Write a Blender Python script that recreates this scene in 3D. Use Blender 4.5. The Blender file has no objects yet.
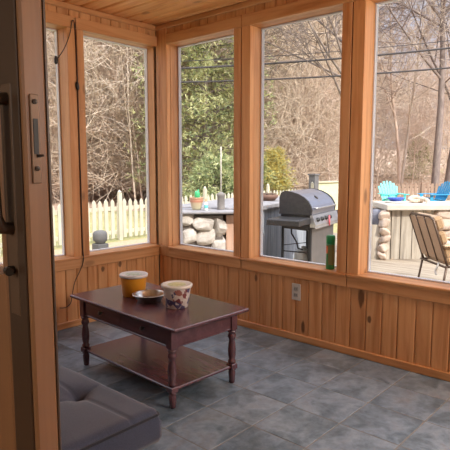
import bpy, bmesh, math, random
from mathutils import Vector, Matrix, noise
random.seed(7)
S = bpy.context.scene
COL = S.collection
PI = math.pi
R = math.radians

# ------------------------------------------------------------------ camera
FPX, PITCH, YAW, EYE = 521.0, math.atan(59.5 / 521.0), R(41.9), 1.2
cd = bpy.data.cameras.new('camera'); cam = bpy.data.objects.new('camera', cd); COL.objects.link(cam)
cd.sensor_width = 36.0; cd.lens = 36.0 * FPX / 450.0; cd.clip_start = 0.02; cd.clip_end = 500
cam.location = (0, 0, EYE)
cam.rotation_euler = (PI / 2 - PITCH, 0, YAW - PI / 2)
S.camera = cam
FH = Vector((math.cos(YAW), math.sin(YAW), 0)); FW = FH * math.cos(PITCH) - Vector((0, 0, math.sin(PITCH)))
RT = Vector((math.sin(YAW), -math.cos(YAW), 0)); UP = RT.cross(FW)


def spot(px, fwd, z=0.0):
    """ground plan point seen at column px, fwd metres ahead of the doorway"""
    p = FH * fwd + RT * ((px - 225) / FPX * fwd)
    return Vector((p.x, p.y, z))


# ------------------------------------------------------------------ mesh builder
class MB:
    def __init__(self): self.v = []; self.f = []; self.m = []; self.mi = 0; self.smooth = []; self.sm = False
    def add(self, vs, fs, M=None):
        o = len(self.v)
        for p in vs:
            p = Vector(p)
            self.v.append(M @ p if M else p)
        for f in fs:
            self.f.append([i + o for i in f]); self.m.append(self.mi); self.smooth.append(self.sm)
    def box(self, a, b, ch=0.0, M=None):
        lo = [min(a[i], b[i]) for i in range(3)]; hi = [max(a[i], b[i]) for i in range(3)]
        if ch <= 0:
            vs = [(x, y, z) for x in (lo[0], hi[0]) for y in (lo[1], hi[1]) for z in (lo[2], hi[2])]
            fs = [(0, 1, 3, 2), (4, 6, 7, 5), (0, 4, 5, 1), (2, 3, 7, 6), (0, 2, 6, 4), (1, 5, 7, 3)]
            self.add(vs, fs, M); return
        ch = min(ch, min(hi[i] - lo[i] for i in range(3)) * 0.45)
        vs = []; idx = {}
        for s in [(i, j, k) for i in (0, 1) for j in (0, 1) for k in (0, 1)]:
            for ax in range(3):
                p = []
                for k in range(3):
                    e = hi[k] if s[k] else lo[k]
                    if k != ax: e += -ch if s[k] else ch
                    p.append(e)
                idx[s, ax] = len(vs); vs.append(p)
        fs = []
        for ax in range(3):
            u, w = (ax + 1) % 3, (ax + 2) % 3
            for side in (0, 1):
                q = []
                for (i, j) in ((0, 0), (1, 0), (1, 1), (0, 1)):
                    s = [0, 0, 0]; s[ax] = side; s[u] = i; s[w] = j; q.append(idx[tuple(s), ax])
                fs.append(q if side else q[::-1])
            for i in (0, 1):
                for j in (0, 1):
                    s0 = [0, 0, 0]; s1 = [0, 0, 0]; s0[u] = s1[u] = i; s0[w] = s1[w] = j; s1[ax] = 1
                    s0 = tuple(s0); s1 = tuple(s1)
                    q = [idx[s0, u], idx[s1, u], idx[s1, w], idx[s0, w]]
                    fs.append(q if i == j else q[::-1])
        for s in [(i, j, k) for i in (0, 1) for j in (0, 1) for k in (0, 1)]:
            t = [idx[s, 0], idx[s, 1], idx[s, 2]]
            fs.append(t if sum(s) % 2 else t[::-1])
        self.add(vs, fs, M)
    def tube(self, pts, rad, n=8, cap=True, M=None):
        pts = [Vector(p) for p in pts]
        if not hasattr(rad, '__len__'): rad = [rad] * len(pts)
        vs = []; fs = []
        u = None
        for i, p in enumerate(pts):
            d = (pts[min(i + 1, len(pts) - 1)] - pts[max(i - 1, 0)])
            d = d.normalized() if d.length > 1e-9 else Vector((0, 0, 1))
            if u is None:
                u = d.orthogonal().normalized()
            else:
                u = (u - d * u.dot(d)); u = u.normalized() if u.length > 1e-6 else d.orthogonal().normalized()
            w = d.cross(u)
            for k in range(n):
                a = 2 * PI * k / n
                vs.append(p + (u * math.cos(a) + w * math.sin(a)) * rad[i])
        for i in range(len(pts) - 1):
            for k in range(n):
                a = i * n + k; b = i * n + (k + 1) % n
                fs.append((a, b, b + n, a + n))
        if cap:
            fs.append(tuple(range(n))[::-1]); fs.append(tuple(range((len(pts) - 1) * n, len(pts) * n)))
        self.add(vs, fs, M)
    def lathe(self, prof, c=(0, 0, 0), n=32, M=None):
        vs = []; fs = []
        for r, z in prof:
            for k in range(n):
                a = 2 * PI * k / n
                vs.append((c[0] + r * math.cos(a), c[1] + r * math.sin(a), c[2] + z))
        for i in range(len(prof) - 1):
            for k in range(n):
                a = i * n + k; b = i * n + (k + 1) % n
                fs.append((a, b, b + n, a + n))
        if prof[0][0] > 1e-6: fs.append(tuple(range(n))[::-1])
        if prof[-1][0] > 1e-6: fs.append(tuple(range((len(prof) - 1) * n, len(prof) * n)))
        self.add(vs, fs, M)
    def prism(self, poly, axis, a, b, M=None):
        """extrude a 2D polygon along an axis; poly given in the other two axes, cyclic order"""
        vs = []
        for t in (a, b):
            for (p, q) in poly:
                vs.append({0: (t, p, q), 1: (p, t, q), 2: (p, q, t)}[axis])
        n = len(poly)
        fs = [tuple(range(n)), tuple(range(n, 2 * n))[::-1]] + [(i, i + n, (i + 1) % n + n, (i + 1) % n) for i in range(n)]
        self.add(vs, fs, M)
    def rock(self, c, r, seed, sub=2, M=None, cut=0):
        rg = random.Random(seed * 13 + 1)
        facets = [(Vector((rg.gauss(0, 1), rg.gauss(0, 1), rg.gauss(0, 1))).normalized(), rg.uniform(0.58, 0.86)) for _ in range(cut)]
        bm = bmesh.new(); bmesh.ops.create_icosphere(bm, subdivisions=sub, radius=1)
        off = Vector((seed * 7.3, seed * 3.1, seed * 1.7))
        vs = []
        for v in bm.verts:
            k = 1 + 0.18 * noise.noise(v.co * 1.1 + off) + 0.06 * noise.noise(v.co * 3 + off)
            if facets:
                k = 1.12
                for (fn, fd) in facets:
                    q_ = v.co.dot(fn)
                    if q_ > 1e-3: k = min(k, fd / q_)
                k += 0.04 * noise.noise(v.co * 3 + off)
            p = v.co * k
            p = Vector([math.copysign(abs(t) ** (0.8 + 0.25 * math.sin(seed * 2.3 + i_)), t) for i_, t in enumerate(p)])
            p.z += 0.28 * p.x * math.sin(seed * 1.9); p.x += 0.18 * p.z * math.cos(seed * 2.7)
            vs.append((c[0] + p.x * r[0], c[1] + p.y * r[1], c[2] + p.z * r[2]))
        fs = [[v.index for v in f.verts] for f in bm.faces]
        bm.free(); self.add(vs, fs, M)
    def build(self, name, mat, parent=None, recalc=True):
        me = bpy.data.meshes.new(name)
        me.from_pydata([tuple(p) for p in self.v], [], self.f)
        mats = mat if isinstance(mat, (list, tuple)) else [mat]
        for m in mats: me.materials.append(m)
        me.polygons.foreach_set('material_index', self.m)
        me.polygons.foreach_set('use_smooth', self.smooth)
        if recalc:
            bm = bmesh.new(); bm.from_mesh(me); bmesh.ops.recalc_face_normals(bm, faces=bm.faces); bm.to_mesh(me); bm.free()
        me.update()
        o = bpy.data.objects.new(name, me); COL.objects.link(o)
        if parent: o.parent = parent
        return o


def tag(o, label=None, cat=None, group=None, kind=None):
    if label: o['label'] = label
    if cat: o['category'] = cat
    if group: o['group'] = group
    if kind: o['kind'] = kind
    return o
def empty(name, loc=(0, 0, 0), rz=0.0):
    o = bpy.data.objects.new(name, None); COL.objects.link(o); o.location = loc; o.rotation_euler = (0, 0, rz)
    o.empty_display_size = 0.1
    return o
def struct(o, label=None, cat=None): return tag(o, label, cat, kind='structure')


# ------------------------------------------------------------------ materials
class NT:
    def __init__(self, name):
        self.mat = bpy.data.materials.new(name); self.mat.use_nodes = True
        self.t = self.mat.node_tree; self.b = self.t.nodes['Principled BSDF']; self.out = self.t.nodes['Material Output']
    def n(self, typ, **kw):
        nd = self.t.nodes.new(typ)
        for k, v in kw.items():
            if k in nd.inputs.keys(): nd.inputs[k].default_value = v
            else: setattr(nd, k, v)
        return nd
    def l(self, a, b): self.t.links.new(a, b)
    def coords(self, scale=(1, 1, 1), kind='Object'):
        tc = self.n('ShaderNodeTexCoord'); mp = self.n('ShaderNodeMapping'); mp.inputs['Scale'].default_value = scale
        self.l(tc.outputs[kind], mp.inputs['Vector']); return mp.outputs['Vector']
    def noise(self, vec, scale=5, detail=3, rough=0.5, dist=0.0):
        nd = self.n('ShaderNodeTexNoise'); nd.inputs['Scale'].default_value = scale; nd.inputs['Detail'].default_value = detail
        nd.inputs['Roughness'].default_value = rough; nd.inputs['Distortion'].default_value = dist
        self.l(vec, nd.inputs['Vector']); return nd.outputs['Fac']
    def ramp(self, fac, stops):
        nd = self.n('ShaderNodeValToRGB'); e = nd.color_ramp.elements
        while len(e) < len(stops): e.new(0.5)
        for i, (p, c) in enumerate(stops):
            e[i].position = p; e[i].color = (c[0], c[1], c[2], 1)
        self.l(fac, nd.inputs['Fac']); return nd.outputs['Color']
    def mix(self, fac, a, b, mode='MIX'):
        nd = self.n('ShaderNodeMix', data_type='RGBA', blend_type=mode)
        for s, v in ((0, fac), (6, a), (7, b)):
            if hasattr(v, 'node'): self.l(v, nd.inputs[s])
            else: nd.inputs[s].default_value = v if s == 0 else (v[0], v[1], v[2], 1)
        return nd.outputs[2]
    def math(self, op, a, b=0.0):
        nd = self.n('ShaderNodeMath', operation=op)
        for i, v in enumerate((a, b)):
            if hasattr(v, 'node'): self.l(v, nd.inputs[i])
            else: nd.inputs[i].default_value = v
        return nd.outputs[0]
    def island(self): return self.n('ShaderNodeNewGeometry').outputs['Random Per Island']
    def objrand(self): return self.n('ShaderNodeObjectInfo').outputs['Random']
    def bump(self, h, strength=0.3, dist=0.01):
        nd = self.n('ShaderNodeBump'); nd.inputs['Strength'].default_value = strength; nd.inputs['Distance'].default_value = dist
        self.l(h, nd.inputs['Height']); self.l(nd.outputs['Normal'], self.b.inputs['Normal'])
    def color(self, c):
        if hasattr(c, 'node'): self.l(c, self.b.inputs['Base Color'])
        else: self.b.inputs['Base Color'].default_value = (c[0], c[1], c[2], 1)
    def rough(self, v, metal=None, spec=None):
        if hasattr(v, 'node'): self.l(v, self.b.inputs['Roughness'])
        else: self.b.inputs['Roughness'].default_value = v
        if metal is not None: self.b.inputs['Metallic'].default_value = metal
        if spec is not None: self.b.inputs['Specular IOR Level'].default_value = spec


def lin(h):
    def f(c): c /= 255.0; return c / 12.92 if c <= 0.04045 else ((c + 0.055) / 1.055) ** 2.4
    return tuple(f(c) for c in h)


def plain(name, rgb, rough=0.6, metal=0.0, var=0.06, scale=8, spec=0.5):
    t = NT(name); v = t.coords()
    f = t.noise(v, scale, 4)
    lo = tuple(c * (1 - var * 2) for c in rgb); hi = tuple(min(1, c * (1 + var * 2)) for c in rgb)
    t.color(t.ramp(f, [(0.3, lo), (0.7, hi)])); t.rough(rough, metal, spec)
    return t.mat


def pine(name, axis, base, dark, light, island=0.35, knots=0.5, rough=0.45, marks=()):
    """knotty pine, grain along the given axis (0/1/2) in metres"""
    t = NT(name)
    sc = [14.0, 14.0, 14.0]; sc[axis] = 0.9
    isl = t.island()
    off = t.n('ShaderNodeVectorMath', operation='SCALE'); off.inputs[0].default_value = (3.1, 7.7, 5.3)
    t.l(t.math('MULTIPLY', isl, 40.0), off.inputs['Scale'])
    tc = t.n('ShaderNodeTexCoord')
    ad = t.n('ShaderNodeVectorMath', operation='ADD'); t.l(tc.outputs['Object'], ad.inputs[0]); t.l(off.outputs[0], ad.inputs[1])
    mp = t.n('ShaderNodeMapping'); mp.inputs['Scale'].default_value = sc; t.l(ad.outputs[0], mp.inputs['Vector'])
    v = mp.outputs['Vector']
    g = t.noise(v, 1.6, 5, 0.55, 0.8)
    fine = t.noise(v, 9, 2, 0.5)
    c = t.ramp(g, [(0.28, dark), (0.5, base), (0.72, light)])
    c = t.mix(t.math('MULTIPLY', fine, 0.22), c, dark)
    tone = t.ramp(isl, [(0.0, (0.72, 0.68, 0.64)), (0.5, (1, 1, 1)), (1.0, (1.16, 1.14, 1.10))])
    c = t.mix(island * 2, c, tone, 'MULTIPLY')
    # knots: stretched cells
    ks = [5.0, 5.0, 5.0]; ks[axis] = 2.2
    km = t.n('ShaderNodeMapping'); km.inputs['Scale'].default_value = ks; t.l(ad.outputs[0], km.inputs['Vector'])
    vo = t.n('ShaderNodeTexVoronoi'); vo.inputs['Scale'].default_value = 1.0; t.l(km.outputs['Vector'], vo.inputs['Vector'])
    k = t.ramp(vo.outputs['Distance'], [(0.0, (1, 1, 1)), (0.07, (0.9, 0.9, 0.9)), (0.13, (0, 0, 0))])
    kd = tuple(x * 0.28 for x in dark)
    kf = t.n('ShaderNodeSeparateColor'); t.l(k, kf.inputs[0])
    c = t.mix(t.math('MULTIPLY', kf.outputs[0], knots), c, kd)
    for (ctr, rad_) in marks:                    # single dark knots
        sb = t.n('ShaderNodeVectorMath', operation='SUBTRACT'); t.l(tc.outputs['Object'], sb.inputs[0]); sb.inputs[1].default_value = ctr
        dv = t.n('ShaderNodeVectorMath', operation='DIVIDE'); t.l(sb.outputs[0], dv.inputs[0]); dv.inputs[1].default_value = rad_
        ln = t.n('ShaderNodeVectorMath', operation='LENGTH'); t.l(dv.outputs[0], ln.inputs[0])
        w_ = t.math('ADD', ln.outputs['Value'], t.math('MULTIPLY', fine, 0.5))
        c = t.mix(t.ramp(w_, [(0.75, (0.9, 0.9, 0.9)), (1.0, (0, 0, 0))]), c, kd)
    t.color(c); t.rough(rough); t.bump(g, 0.08, 0.004)
    return t.mat


PB, PD, PL = lin((202, 147, 97)), lin((172, 112, 64)), lin((216, 165, 116))
pineX = pine('pine_x', 0, PB, PD, PL)
pineY = pine('pine_y', 1, PB, PD, PL)
pineZ = pine('pine_z', 2, PB, PD, PL, 0.4, 0.7)
pineR = pine('pine_right_wall', 2, PB, PD, PL, 0.22, 0.7, marks=[((2.923, 1.486, 0.385), (0.1, 0.032, 0.10)), ((2.923, 1.426, 0.257), (0.1, 0.022, 0.036)), ((2.923, 1.908, 0.105), (0.1, 0.022, 0.07)), ((2.923, 2.32, 0.386), (0.1, 0.02, 0.04))])
pineL = pine('pine_left_wall', 2, PB, PD, PL, 0.22, 0.7, marks=[((2.344, 3.384, 0.397), (0.026, 0.1, 0.034)), ((2.507, 3.384, 0.413), (0.026, 0.1, 0.036))])
ceilY = pine('pine_ceiling', 1, lin((232, 172, 112)), lin((206, 136, 80)), lin((240, 188, 130)), 0.3, 0.5)
M_door = pine('door_wood', 2, lin((136, 96, 64)), lin((122, 84, 54)), lin((148, 106, 72)), 0.1, 0.0, 0.4)
M_doordark = plain('door_dark', lin((70, 52, 38)), 0.35)
M_bronze = plain('dark_bronze', lin((46, 38, 32)), 0.35, 0.6)
M_brass = plain('aged_brass', lin((112, 84, 62)), 0.38, 0.3)
M_white = plain('white_paint', lin((226, 222, 212)), 0.55, var=0.04)
M_vinyl = plain('white_vinyl', lin((214, 216, 222)), 0.4, var=0.02)
M_black = plain('black_plastic', lin((24, 23, 24)), 0.5)
M_blackmetal = plain('black_metal', lin((40, 40, 42)), 0.45, 0.4)
M_plaster = plain('plaster', lin((170, 160, 148)), 0.9, var=0.02)
M_siding = plain('siding', lin((150, 140, 128)), 0.8)
M_roof = plain('roofing', lin((80, 76, 74)), 0.9)


def mat_glass():
    t = NT('window_glass'); t.t.nodes.remove(t.b)
    tr = t.n('ShaderNodeBsdfTransparent'); tr.inputs['Color'].default_value = (0.96, 0.97, 0.97, 1)
    gl = t.n('ShaderNodeBsdfGlossy'); gl.inputs['Roughness'].default_value = 0.02; gl.inputs['Color'].default_value = (1, 1, 1, 1)
    fr = t.n('ShaderNodeFresnel'); fr.inputs['IOR'].default_value = 1.16
    ge = t.n('ShaderNodeNewGeometry'); ff = t.math('MULTIPLY', fr.outputs[0], t.math('SUBTRACT', 1.0, ge.outputs['Backfacing']))
    mx = t.n('ShaderNodeMixShader'); t.l(ff, mx.inputs[0]); t.l(tr.outputs[0], mx.inputs[1]); t.l(gl.outputs[0], mx.inputs[2])
    t.l(mx.outputs[0], t.out.inputs['Surface']); return t.mat
M_glass = mat_glass()


def mat_tile():
    t = NT('slate_tile'); v = t.coords()
    isl = t.island()
    ad = t.n('ShaderNodeVectorMath', operation='ADD'); sc = t.n('ShaderNodeVectorMath', operation='SCALE')
    sc.inputs[0].default_value = (5, 9, 3); t.l(t.math('MULTIPLY', isl, 30.0), sc.inputs['Scale'])
    t.l(v, ad.inputs[0]); t.l(sc.outputs[0], ad.inputs[1]); w = ad.outputs[0]
    a = t.noise(w, 5.5, 6, 0.6, 0.6); b = t.noise(w, 26, 4, 0.6)
    c = t.ramp(a, [(0.32, lin((54, 70, 80))), (0.44, lin((82, 100, 114))), (0.56, lin((122, 138, 154))), (0.70, lin((112, 114, 118)))])
    c = t.mix(0.35, c, t.ramp(b, [(0.3, lin((64, 74, 82))), (0.7, lin((150, 160, 168)))]))
    c = t.mix(0.7, c, t.ramp(isl, [(0, (0.8, 0.84, 0.86)), (0.5, (1, 1, 1)), (1, (1.12, 1.08, 1.04))]), 'MULTIPLY')
    t.color(c); t.rough(t.math('ADD', t.math('MULTIPLY', b, 0.25), 0.24), spec=0.5); t.bump(a, 0.22, 0.006)
    return t.mat
M_tile = mat_tile()
M_grout = plain('grout', lin((122, 120, 116)), 0.9)


def mat_table():
    t = NT('mahogany_paint'); v = t.coords((10, 1.2, 10))
    g = t.noise(v, 3, 4, 0.5, 0.4)
    t.color(t.ramp(g, [(0.3, lin((80, 50, 55))), (0.7, lin((98, 64, 70)))]))
    t.rough(0.25, spec=0.75); return t.mat
M_table = mat_table()


def mat_fabric(name, a, b, weave=260):
    t = NT(name); v = t.coords()
    n1 = t.noise(v, 7, 4); n2 = t.noise(v, weave, 2, 0.6)
    c = t.ramp(n1, [(0.3, a), (0.7, b)])
    c = t.mix(0.3, c, t.ramp(n2, [(0.3, tuple(x * 0.6 for x in a)), (0.7, tuple(min(1, x * 1.5) for x in b))]))
    t.color(c); t.rough(0.92, spec=0.2); t.b.inputs['Sheen Weight'].default_value = 0.25
    t.bump(n2, 0.25, 0.002); return t.mat
M_futon = mat_fabric('grey_upholstery', lin((58, 63, 80)), lin((70, 75, 93)))

# ------------------------------------------------------------------ room constants
X0, Y0 = 2.923, 3.384            # right wall plane, left wall plane
HX = 0.45                        # porch face of the house wall
YE = -2.7                        # far end of the porch
ZC = 2.335
ZB, ZT = 0.525, 2.17             # window openings
T = 0.14                         # wall thickness
DP = 0.11                        # pane depth
RW = [(3.245 - 0.87 * i, 3.245 - 0.87 * i - 0.717) for i in range(7)]       # right wall openings (y hi, y lo)
RW = [w for w in RW if w[1] > YE + 0.05]
LW = [(2.222, 2.916), (1.376, 2.088), (0.53, 1.242)]                       # left wall openings (x lo, x hi)

# floor ---------------------------------------------------------------
m = MB(); G = 0.29; J = 0.0028
m.mi = 1; m.box((HX - 0.15, YE, -0.06), (X0 + 0.02, Y0 + 0.02, -0.0015)); m.mi = 0
xs = [2.375 + G * k for k in range(-8, 4)]; ys = [1.44 + G * k for k in range(-16, 9)]
for a in range(len(xs) - 1):
    for b in range(len(ys) - 1):
        x0, x1 = max(xs[a], HX - 0.15), min(xs[a + 1], X0); y0, y1 = max(ys[b], YE), min(ys[b + 1], Y0)
        if x1 - x0 < 0.02 or y1 - y0 < 0.02: continue
        m.box((x0 + J, y0 + J, -0.012), (x1 - J, y1 - J, 0.0 - random.random() * 0.0006), 0.0015)
struct(m.build('floor', [M_tile, M_grout]))

# ceiling -------------------------------------------------------------
m = MB(); bw = 0.135; x = HX
while x < X0 + 0.01:
    m.box((x + 0.0022, YE, ZC), (min(x + bw, X0 + T) - 0.0022, Y0 + T, ZC + 0.03), 0.013); x += bw
m.box((HX - 0.2, YE - T, ZC + 0.028), (X0 + T, Y0 + T, ZC + 0.06))
struct(m.build('ceiling', ceilY))
m = MB(); m.box((-3.6, YE - 0.35, ZC + 0.065), (X0 + 0.36, Y0 + 0.36, ZC + 0.22)); struct(m.build('roof', M_roof))

# walls ---------------------------------------------------------------
def boards(m, lo, hi, z0, z1, fn, w=0.1, ch=0.006):
    p = lo
    while p < hi - 0.005:
        q = min(p + w * random.uniform(0.92, 1.08), hi)
        if hi - q < 0.03: q = hi
        fn(m, p + 0.0008, q - 0.0008, z0, z1, ch); p = q

def bR(m, p, q, z0, z1, ch): m.box((X0, p, z0), (X0 + 0.018, q, z1), ch)
def bL(m, p, q, z0, z1, ch): m.box((p, Y0, z0), (q, Y0 + 0.018, z1), ch)
ZH = 2.25
# right wall
m = MB()
boards(m, YE, Y0, 0.0, 0.45, bR, 0.104)
boards(m, YE, Y0, 2.24, ZC, bR, 0.09)
m.mi = 1                                        # outer shell: below, above, posts
m.box((X0 + 0.016, YE - T, -0.4), (X0 + T, Y0 + T, ZB - 0.03))
m.box((X0 + 0.016, YE - T, ZT + 0.03), (X0 + T, Y0 + T, ZC + 0.06))
edges = [Y0 + T] + [e for w in RW for e in w] + [YE - T]
for i in range(0, len(edges), 2):
    m.box((X0 + 0.03, edges[i] - (0.006 if i else 0), ZB - 0.04), (X0 + T, edges[i + 1] + 0.006, ZT + 0.04))
struct(m.build('wall_right', [pineR, M_siding]))
# left wall
m = MB()
boards(m, HX, X0, 0.0, 0.45, bL, 0.098)
boards(m, HX, X0, 2.24, ZC, bL, 0.088)
m.mi = 1
m.box((HX - 0.15, Y0 + 0.016, -0.4), (X0 + T, Y0 + T, ZB - 0.03))
m.box((HX - 0.15, Y0 + 0.016, ZT + 0.03), (X0 + T, Y0 + T, ZC + 0.06))
edges = [X0 + T - 0.004] + [e for w in LW for e in (w[1], w[0])] + [HX - 0.15]
for i in range(0, len(edges), 2):
    if edges[i] - edges[i + 1] < 0.05 + 0.02 and i: continue
    m.box((edges[i + 1] + 0.006, Y0 + 0.03, ZB - 0.04), (edges[i] - (0.006 if i else 0), Y0 + T, ZT + 0.04))
struct(m.build('wall_left', [pineL, M_siding]))
# end wall, mostly window, behind the doorway's right
m = MB()
m.box((HX - 0.15, YE - T, -0.4), (X0, YE, 0.45)); m.box((HX - 0.15, YE - T, 2.2), (X0, YE, ZC + 0.06))
for x in (HX - 0.15, 1.62, X0 - 0.1): m.box((x, YE - T, 0.45), (x + 0.12 if x < X0 - 0.2 else X0, YE, 2.2))
struct(m.build('wall_end', pineX))
w = empty('window_10', (0, YE, 0)); struct(w)
m = MB(); m.box((HX, YE - 0.08, 0.45), (1.62, YE - 0.074, 2.2)); m.box((1.74, YE - 0.08, 0.45), (X0 - 0.1, YE - 0.074, 2.2))
g = m.build('pane', M_glass, w); g.matrix_parent_inverse = Matrix.Translation((0, -YE, 0))

# windows: reveals, casings, sill, pane
def window(n, side, lo, hi, first_gap):
    """side R: opening runs lo..hi in y on the right wall; side L: in x on the left wall"""
    root = empty('window_%d' % n); struct(root)
    if side == 'R':
        def bx(m, d0, d1, a, b, z0, z1, ch=0.0): m.box((X0 + d0, a, z0), (X0 + d1, b, z1), ch)
        alongm = pineY
    else:
        def bx(m, d0, d1, a, b, z0, z1, ch=0.0): m.box((a, Y0 + d0, z0), (b, Y0 + d1, z1), ch)
        alongm = pineX
    fr = -0.012
    # reveal lining (jambs) + casings standing
    m = MB()
    bx(m, 0.029, T - 0.004, lo - 0.005, lo - 0.0003, ZB, ZT); bx(m, 0.029, T - 0.004, hi + 0.0003, hi + 0.005, ZB, ZT)
    m.build('jamb', pineZ, root)
    m = MB(); bx(m, 0.031, T - 0.004, lo, hi, ZT + 0.0005, ZT + 0.02); m.build('head', alongm, root)
    m = MB()
    bx(m, fr - 0.006, 0.03, lo - 0.074, hi + 0.074 if not (n in (1, 8)) else hi + 0.003, ZT, ZH, 0.003)
    m.build('head_casing', alongm, root)
    m = MB(); bx(m, fr - 0.016, T, lo - 0.0735, hi + 0.0735 if n not in (1, 8) else hi, ZB - 0.018, ZB, 0.003); m.build('window_sill', alongm, root)
    m = MB(); bx(m, fr - 0.004, 0.03, lo - 0.0735, hi + 0.0735 if n not in (1, 8) else hi + 0.002, 0.437, ZB - 0.018, 0.003); m.build('apron', alongm, root)
    m = MB()
    for (a, b) in first_gap: bx(m, fr, 0.03, a, b, ZB, ZT, 0.002)
    if m.v: m.build('casing', pineZ, root)
    # white outer frame and pane
    m = MB(); q = 0.008
    bx(m, DP, DP + 0.03, lo, lo + q, ZB, ZT); bx(m, DP, DP + 0.03, hi - q, hi, ZB, ZT)
    bx(m, DP, DP + 0.03, lo + q, hi - q, ZB, ZB + q); bx(m, DP, DP + 0.03, lo + q, hi - q, ZT - q, ZT)
    m.build('window_frame', M_vinyl, root)
    m = MB(); bx(m, DP + 0.012, DP + 0.016, lo + q, hi - q, ZB + q, ZT - q); m.build('pane', M_glass, root)
    m = MB(); bx(m, T - 0.01, T + 0.05, lo - 0.05, hi + 0.05, ZB - 0.04, ZB - 0.004, 0.004); m.build('outer_sill', M_vinyl, root)

for i, (hi, lo) in enumerate(RW):
    cs = [(lo - 0.066, lo)]
    if i: cs.append((hi, hi + 0.079))
    window(i + 1, 'R', lo, hi, cs)
for i, (lo, hi) in enumerate(LW):
    cs = [(lo - 0.056, lo)]
    if i: cs.append((hi, hi + 0.064))
    window(8 + i, 'L', lo, hi, cs)
# corner post, mouldings
m = MB(); m.box((X0 - 0.010, 3.337, ZB), (X0 + 0.03, Y0 - 0.004, 2.296), 0.003); m.box((X0 - 0.013, 3.2485, ZB), (X0 + 0.03, 3.335, 2.296), 0.003)
m.box((X0 - 0.012, 3.2485, 0.437), (X0 + 0.03, Y0 - 0.004, ZB), 0.003)
struct(m.build('trim_corner', pineZ))
m = MB(); m.box((X0 - 0.02, YE, ZC - 0.04), (X0, Y0, ZC), 0.006); struct(m.build('trim_1', pineY))
m = MB(); m.box((HX, Y0 - 0.02, ZC - 0.04), (X0 - 0.02, Y0, ZC), 0.006); struct(m.build('trim_2', pineX))
m = MB(); m.box((X0 - 0.014, YE, 0.0), (X0, Y0, 0.05), 0.004); struct(m.build('baseboard_right', pineY))
m = MB(); m.box((HX, Y0 - 0.014, 0.0), (X0 - 0.014, Y0, 0.05), 0.004); struct(m.build('baseboard_left', pineX))

# house wall with the sliding door, and the dim room the camera stands in ----------
m = MB()
OY0, OY1, OZ = -1.0, 1.62, 2.05
m.box((0.30, OY1, -0.02), (HX, Y0 + 0.02, ZC + 0.06)); m.box((0.30, YE - T, -0.02), (HX, OY0, ZC + 0.06)); m.box((0.30, OY0, OZ), (HX, OY1, ZC + 0.06))
struct(m.build('wall_house', M_plaster))
m = MB(); m.box((-3.4, YE - T, -0.02), (-3.3, Y0 + T, ZC + 0.06)); m.box((-3.3, Y0, -0.02), (0.30, Y0 + T, ZC + 0.06)); m.box((-3.3, YE - T, -0.02), (0.30, YE, ZC + 0.06))
struct(m.build('wall_inner_room', M_plaster))
m = MB(); m.box((-3.4, YE - T, ZC), (0.3, Y0 + T, ZC + 0.06)); struct(m.build('ceiling_inner_room', M_plaster))
M_oak = pine('oak_floor', 1, lin((150, 104, 66)), lin((120, 80, 48)), lin((170, 122, 80)))
m = MB(); m.box((-3.4, YE - T, -0.06), (0.30, Y0 + T, 0.0)); struct(m.build('floor_inner_room', M_oak))

door = empty('door_1', (0, 0, 0)); struct(door)
dx0, dx1, dy = 0.341, 0.3735, 0.66
m = MB(); m.box((dx0, dy, 0.03), (dx1, dy + 0.062, 2.03), 0.003); m.build('stile', M_door, door)
m = MB(); m.box((dx0 - 0.003, dy + 0.008, 0.03), (dx0 + 0.001, dy + 0.061, 2.03), 0.001); m.build('edge_lining', M_doordark, door)
m = MB(); m.box((dx0 - 0.004, dy + 0.062, 0.03), (dx1, dy + 0.075, 2.03), 0.003); m.build('glazing_bead', M_door, door)
m = MB(); m.box((dx1, dy + 0.002, 0.03), (dx1 + 0.006, dy + 0.03, 2.03), 0.002); m.build('weather_strip', M_doordark, door)
m = MB(); m.box((dx0 + 0.002, dy + 0.075, 0.03), (dx1, OY1 - 0.02, 1.04)); m.box((dx0 + 0.002, dy + 0.075, 1.95), (dx1, OY1 - 0.02, 2.03)); m.box((dx0, OY1 - 0.08, 0.2), (dx1, OY1 - 0.02, 1.95)); m.build('rail', M_door, door)
m = MB(); m.box((0.36, dy + 0.075, 1.04), (0.366, OY1 - 0.08, 1.95)); m.build('pane', M_glass, door)
# mortise latch on the leading edge
lat = MB(); lat.box((0.349, dy - 0.0025, 1.176), (0.362, dy, 1.294), 0.001); latch = lat.build('latch_plate', M_brass, door)
m = MB(); m.box((0.3522, dy - 0.0032, 1.215), (0.3588, dy - 0.0022, 1.262)); m.build('latch_slot', M_black, latch)
m = MB()
for z in (1.196, 1.284): m.lathe([(0.0, -0.001), (0.0035, -0.001), (0.0035, 0.001), (0.0, 0.0015)], n=12, M=Matrix.Translation((0.3555, dy - 0.003, z)) @ Matrix.Rotation(PI / 2, 4, 'X'))
m.build('screw', M_bronze, latch)
m = MB(); m.tube([(0.356, dy - 0.003, 1.2125), (0.3645, dy - 0.004, 1.2135)], [0.0022, 0.0015], 8); m.build('latch_hook', M_bronze, latch)
# pull handle on the inner face
m = MB(); m.sm = True
hy = dy + 0.04
m.tube([(dx0, hy, 1.29), (dx0 - 0.018, hy, 1.288), (dx0 - 0.027, hy, 1.27), (dx0 - 0.028, hy, 1.20), (dx0 - 0.026, hy, 1.13), (dx0 - 0.018, hy, 1.115), (dx0, hy, 1.113)], [0.009] * 7, 10)
h = m.build('handle', plain('handle_brown', lin((78, 62, 50)), 0.35, 0.3), door)
m = MB(); m.box((dx0 - 0.004, hy - 0.014, 0.99), (dx0, hy + 0.014, 1.31), 0.0015); m.build('handle_plate', plain('plate_brown', lin((92, 70, 52)), 0.4), h)
m = MB(); m.tube([(dx0, hy, 1.055), (dx0 - 0.014, hy, 1.055), (dx0 - 0.016, hy - 0.012, 1.055)], 0.006, 8); m.build('lock_lever', M_bronze, h)
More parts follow.
